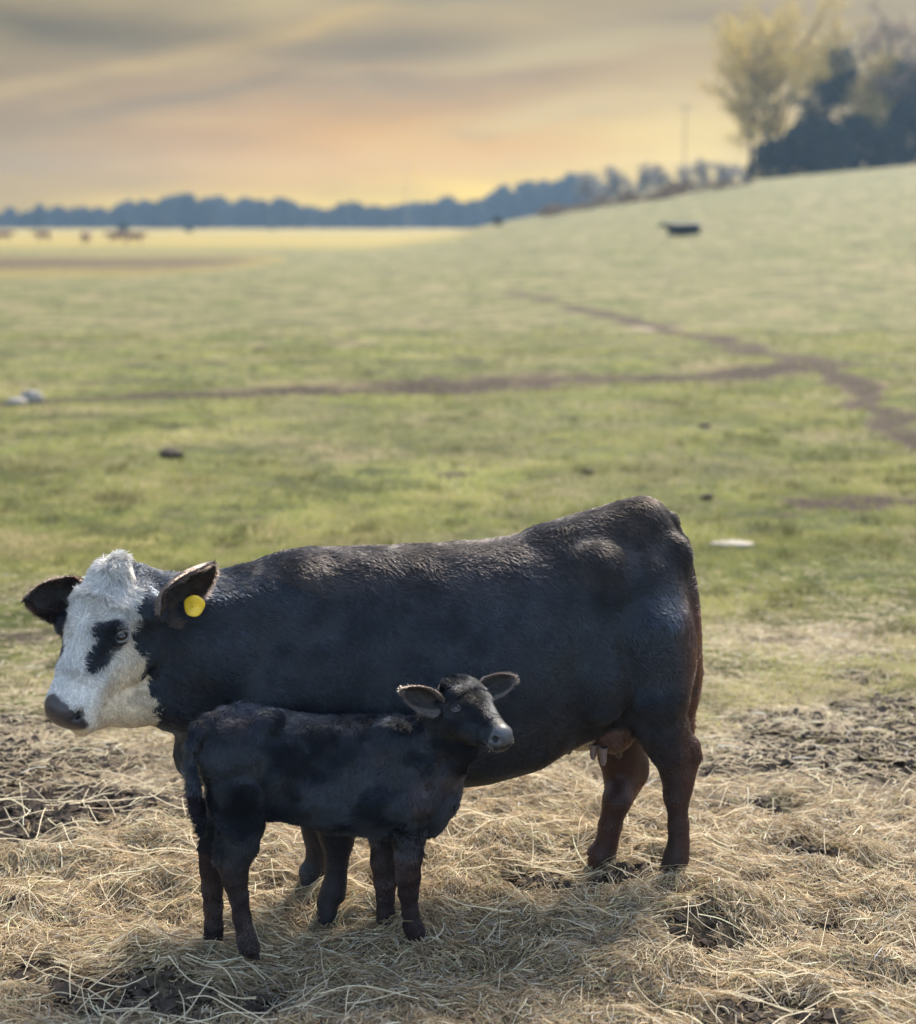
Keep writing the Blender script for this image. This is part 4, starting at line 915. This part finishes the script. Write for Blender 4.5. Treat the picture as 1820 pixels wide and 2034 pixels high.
# ------------------------------------------------------------------ trees
def m_leaf(c, v=.35):
    def f(t):
        oc = t.n('ShaderNodeTexCoord').outputs['Object']; n = t.noise(oc, .8, 3); col = t.mix(1.0, tuple(c), t.ramp(n, [(.3, (1 - v,) * 3), (.7, (1 + v,) * 3)]), 'MULTIPLY')
        p = principled(t, Base_Color=col, Roughness=.7, Specular_IOR_Level=.2); tr = t.n('ShaderNodeBsdfTranslucent', ins={0: col}).outputs[0]
        return t.n('ShaderNodeMixShader', ins={0: .35, 1: p, 2: tr}).outputs[0]
    return f
M_DARKLEAF = material('evergreen_leaf', m_leaf((.026, .042, .030))); M_OLIVE = material('spring_leaf', m_leaf((.44, .33, .09))); M_MIDLEAF = material('olive_leaf', m_leaf((.15, .15, .06)))
M_BROWNLEAF = material('dry_brush_leaf', m_leaf((.20, .15, .11))); M_PALETWIG = material('bare_twig', m_leaf((.22, .19, .15)))
def leaves(C, sz, n_each, spread, tall=1.0):
    """small faces scattered round the clump centres C"""
    m = len(C) * n_each; c = np.repeat(C, n_each, 0) + rng.normal(0, 1, (m, 3)) * np.array([spread, spread, spread * .75 * tall]); a = rng.normal(0, 1, (m, 3)); a /= np.linalg.norm(a, axis=1)[:, None]; b = np.cross(a, rng.normal(0, 1, (m, 3))); b /= np.linalg.norm(b, axis=1)[:, None]
    s = sz * rng.uniform(.6, 1.3, (m, 1)); V = np.stack([c - a * s, c - b * s * .6, c + a * s, c + b * s * .6], 1).reshape(-1, 3); return V, np.arange(m * 4).reshape(-1, 4)
def branches(h, r, spread, levels, seed, up=.55, first=.3, nb=(9, 5, 4)):
    rd = np.random.default_rng(seed); tubes, tips = [], []
    def go(p, d, L, r0, lv):
        k = 6; path = [p]; q = p.copy(); dd = d.copy()
        for i in range(k - 1):
            dd = dd + rd.normal(0, .10 + .05 * lv, 3) + np.array([0, 0, .06 * up]); dd /= np.linalg.norm(dd); q = q + dd * L / (k - 1); path.append(q.copy())
        tubes.append(tube(path, np.linspace(r0, r0 * .35, k), 6 if lv < 2 else 4))
        if lv >= levels: tips.extend(path[2:]); return
        for j in range(nb[lv]):
            t = first + (1 - first) * (j + rd.random()) / nb[lv] if lv == 0 else .35 + .65 * rd.random(); i = min(k - 2, int(t * (k - 1))); f = t * (k - 1) - i; s = path[i] * (1 - f) + path[i + 1] * f
            a = rd.uniform(0, 6.283) + j * 2.4; e = rd.uniform(.25, 1.0); n = np.array([math.cos(a), math.sin(a), e]); n = n / np.linalg.norm(n) * .8 + dd * .35; n /= np.linalg.norm(n)
            go(s, n, spread * (1 - .45 * max(0, t - first)) * rd.uniform(.7, 1.1) * (.55 ** lv), r0 * .42, lv + 1)
    go(np.zeros(3), np.array([0, 0, 1.0]), h, r, 0); return tubes, np.array(tips)
def tree(px, py, h, spread, leafmat, label, name='tree', seed=1, sz=.22, ne=14, cl=.7, dist=205, cat='tree', group=None, first=.3, nb=(10, 5, 4), keep=1.0):
    c = ground_at(px, py) if dist is None else np.array([ray(px, 433)[0] * dist / ray(px, 433)[1], dist, 0]); root = thing(name, (c[0], c[1], hpt(c[0], c[1]) - .3), seed, label, cat, group)
    tb, tips = branches(h * .88, h * .022, spread, 2, seed, first=first, nb=nb); V, F = join(tb); new_obj('trunk', mesh_np('trunk', V, F, M_BARK), root)
    tips = tips[rng.random(len(tips)) < keep]; V, F = leaves(tips, sz, ne, cl); new_obj('crown', mesh_np('crown', V, F, leafmat, False), root); return root
def conifer_mesh(h, w, seed, name, mat, n=900, sz=.4, lumpy=.3):
    rd = np.random.default_rng(seed); t = rd.random(n) ** .8; a = rd.uniform(0, 6.283, n); prof = np.sin(np.pi * np.clip(t, 0, 1) ** .62) ** .6 * (1 - .15 * t); lob = 1 + lumpy * np.sin(a * 3 + t * 9 + seed) + lumpy * .6 * np.sin(a * 5 - t * 17)
    r = w * .5 * prof * lob * np.sqrt(rd.uniform(.35, 1, n)); C = np.stack([np.cos(a) * r, np.sin(a) * r, h * (.04 + .96 * t)], 1)
    V, F = leaves(C, sz, 3, sz * .9); return mesh_np(name, V, F, mat, False)
T_ = 'at the top of the slope'
tree(1528, 352, 14.3, 16.0, M_OLIVE, 'tall thin-leaved spring tree with gaps of sky through its crown', seed=4, sz=.21, ne=30, cl=.6, first=.12, nb=(17, 6, 4), keep=.75)
tree(1485, 354, 13.0, 6.5, M_OLIVE, 'smaller pale spring tree leaning out below the tall thin-leaved one', seed=9, sz=.2, ne=18, cl=.6, first=.15)
tree(1625, 350, 15.0, 4.6, M_DARKLEAF, 'dark dense tree with a narrow top next to the tall spring tree', seed=11, sz=.26, ne=18, cl=.7, keep=.8, first=.12, nb=(16, 6, 4))
tree(1700, 346, 12.0, 5.5, M_OLIVE, 'yellowish olive tree between the dark trees on the ridge', seed=15, sz=.2, ne=14, cl=.7, first=.2, nb=(12, 5, 4))
tree(1800, 340, 16.5, 9.0, M_BROWNLEAF, 'tallest brownish tree at the edge of the ridge clump', seed=21, sz=.2, ne=14, cl=.7, first=.2, nb=(14, 5, 4))
tree(1785, 345, 11.5, 4.8, M_DARKLEAF, 'dark round tree in front of the tallest tree', seed=25, sz=.26, ne=20, cl=.8, first=.12, nb=(14, 6, 4))
tree(1860, 340, 11.0, 4.8, M_DARKLEAF, 'dark tree cut by the picture edge, behind the tallest tree', seed=29, sz=.26, ne=20, cl=.8, first=.12, nb=(14, 6, 4))
cedm = [conifer_mesh(6.2, 6.6, 41 + i, 'cedar_crown', M_DARKLEAF, 1100, .30, .30) for i in range(2)]
for i, (px, k, lab) in enumerate([(1528, .75, 'low dark cedar at the open end of the ridge clump'), (1580, 1.0, 'low dark cedar under the tall spring tree'), (1640, 1.0, 'low dark cedar under the dense narrow-topped tree'), (1700, 1.08, 'low dark cedar under the yellowish olive tree'), (1765, .8, 'low dark cedar beside the bright gap in the trees'), (1850, .95, 'low dark cedar cut by the picture edge')]):
    c = ray(px, 433); c = c * (199 + 3 * (i % 2)) / c[1]; root = thing('cedar', (c[0], c[1], hpt(c[0], c[1]) - .2), i * 1.3, lab, 'tree'); root.scale = (k,) * 3
    new_obj('crown', cedm[i % 2], root); V, F = tube([(0, 0, 0), (0, 0, 2.5), (.1, 0, 5)], [.2, .14, .05]); new_obj('trunk', mesh_np('trunk', V, F, M_BARK), root)
# woodland along the horizon
fm = [conifer_mesh(12, 9, 61 + i, 'far_crown', M_DARKLEAF, 420, .75, .25) for i in range(4)]
prof = [(-80, 410), (0, 418), (22, 414), (42, 424), (60, 410), (85, 405), (120, 409), (165, 407), (205, 410), (245, 402), (270, 397), (300, 402), (330, 395), (375, 387), (400, 394), (432, 392), (470, 400), (520, 390), (560, 398), (600, 402), (640, 408), (700, 402), (745, 412), (800, 406), (850, 400), (905, 392), (950, 396), (1000, 374), (1030, 372), (1065, 366), (1110, 362), (1150, 344), (1180, 356), (1230, 352), (1290, 350), (1350, 352), (1420, 350), (1500, 345), (1600, 330), (1900, 320)]
q = -70; i = 0
while q < 1180:
    D = rng.uniform(600, 680); yt = np.interp(q, *zip(*prof)) + rng.uniform(-8, 6); ztop = 2.4 + (433 - yt) / FPX * D; c = ray(q, 433); x = c[0] * D / c[1]; root = new_obj('woodland_tree', fm[i % 4], label='bluish evergreen tree in the long woodland line on the horizon', category='tree', group='woodland trees along the horizon')
    root.location = (x, D, -.3); s = (ztop + .3) / 12; root.scale = (rng.uniform(.8, 1.3) * max(s, .5),) * 2 + (s,); root.rotation_euler = (0, 0, rng.uniform(0, 6.28)); q += rng.uniform(11, 19); i += 1
n = 26000; x = rng.uniform(-330, 330, n); y = rng.uniform(680, 730, n); yt = np.interp(910 + x / y * FPX, *zip(*prof)) + 7; zt = np.maximum(2.4 + (433 - yt) / FPX * y, 2); C = np.stack([x, y, rng.random(n) * zt * (.8 + .2 * vnoise(np.stack([x, y], 1), .08, 5))], 1); V, F = leaves(C, 1.1, 1, .6)
new_obj('woods', mesh_np('woods', V, F, M_DARKLEAF, False), kind='stuff', label='dark mass of woodland behind the horizon trees', category='woods')
# leafless pale trees behind the crest
for i, (px, yt) in enumerate([(1165, 352), (1205, 345), (1240, 340), (1275, 342), (1310, 338), (1345, 340), (1385, 332), (1420, 335), (1455, 338), (1485, 340)]):
    D = 330 + 12 * (i % 3); c = ray(px, 433); x = c[0] * D / c[1]; zt = 2.4 + (433 - yt) / FPX * D; zb = hpt(x, D); r_ = thing('bare_tree', (x, D, zb - .2), i, 'pale leafless tree in the row showing over the crest', 'tree', 'leafless trees over the crest')
    tb, tips = branches(zt - zb, .16, (zt - zb) * .36, 2, 100 + i, nb=(9, 5, 3)); V, F = join(tb); new_obj('trunk', mesh_np('trunk', V, F, M_BARK), r_); V, F = leaves(tips, .30, 5, .6); new_obj('crown', mesh_np('crown', V, F, M_PALETWIG, False), r_)
# brush on the crest
bm = [conifer_mesh(1.5, 3.0, 91 + i, 'brush_crown', M_BROWNLEAF, 260, .13, .3) for i in range(3)]
for i in range(30):
    px = 1085 + i * 14; py = np.interp(px, [1080, 1161, 1300, 1400, 1530], [431, 416, 397, 380, 362]) + rng.uniform(-3, 2); c = ground_at(px, py)
    if c[1] > 300: continue
    o = new_obj('dry_bush', bm[i % 3], label='rusty brown dry bush in the strip of brush along the crest', category='bush', group='dry bushes along the crest'); o.location = (c[0], c[1], hpt(c[0], c[1]) - .15); k = rng.uniform(.35, .9) * (1.0 if px < 1370 else .6); o.scale = (k, k, k); o.rotation_euler = (0, 0, i)
for px, py, k, lab in ((540, 458, .6, 'dark bush standing alone on the far flat pasture'), (375, 462, .7, 'small grey bush on the far pasture beyond the herd'), (990, 449, .4, 'dark bush where the slope meets the flat field'), (245, 464, .9, 'bluish tall bush just behind the pair of brown cows')):
    c = ground_at(px, py); o = new_obj('field_bush', conifer_mesh(2.4, 2.6, int(px), 'bush_crown', M_DARKLEAF, 200, .2, .3), label=lab, category='bush'); o.location = (c[0], c[1], hpt(c[0], c[1])); o.scale = (k,) * 3
for px, yt, D, lab in ((1357, 205, 196, 'tall wooden pole rising behind the crest beside the trees'), (808, 322, 420, 'thin faint pole far off over the woodland')):
    c = ray(px, 433); x = c[0] * D / c[1]; zb = hpt(x, D) - .3; zt = 2.4 + (433 - yt) / FPX * D; r_ = thing('utility_pole', (x, D, zb), 0, lab, 'pole')
    V, F = tube([(0, 0, 0), (0, 0, (zt - zb) * .5), (0, 0, zt - zb)], [.08, .07, .06], 8); new_obj('shaft', mesh_np('shaft', V, F, M_POLE), r_); V, F = tube([(-1.0, 0, zt - zb - .6), (0, -.14, zt - zb - .6), (1.0, 0, zt - zb - .6)], [.06, .06, .06], 6); new_obj('crossarm', mesh_np('crossarm', V, F, M_POLE), r_)

# ------------------------------------------------------------------ the air
def haze():
    m = bpy.data.materials.new('haze_air'); m.use_nodes = True; t = NT(m.node_tree); out = t.n('ShaderNodeOutputMaterial')
    v = t.n('ShaderNodeVolumePrincipled', ins={'Color': (.25, .39, .58), 'Density': HAZE_D, 'Anisotropy': .35}); t.t.links.new(v.outputs[0], out.inputs['Volume'])
    x0, x1, y0, y1, z0, z1 = -1000, 1000, -450, 745, -3, 30; V = [(x, y, z) for z in (z0, z1) for y in (y0, y1) for x in (x0, x1)]
    F = [(0, 2, 3, 1), (4, 5, 7, 6), (0, 1, 5, 4), (2, 6, 7, 3), (0, 4, 6, 2), (1, 3, 7, 5)]; me = bpy.data.meshes.new('haze'); me.from_pydata(V, [], F); me.update(); me.materials.append(m)
    new_obj('haze', me, kind='stuff', label='thin evening haze hanging over the whole pasture', category='haze')
HAZE_D = .00048
haze()
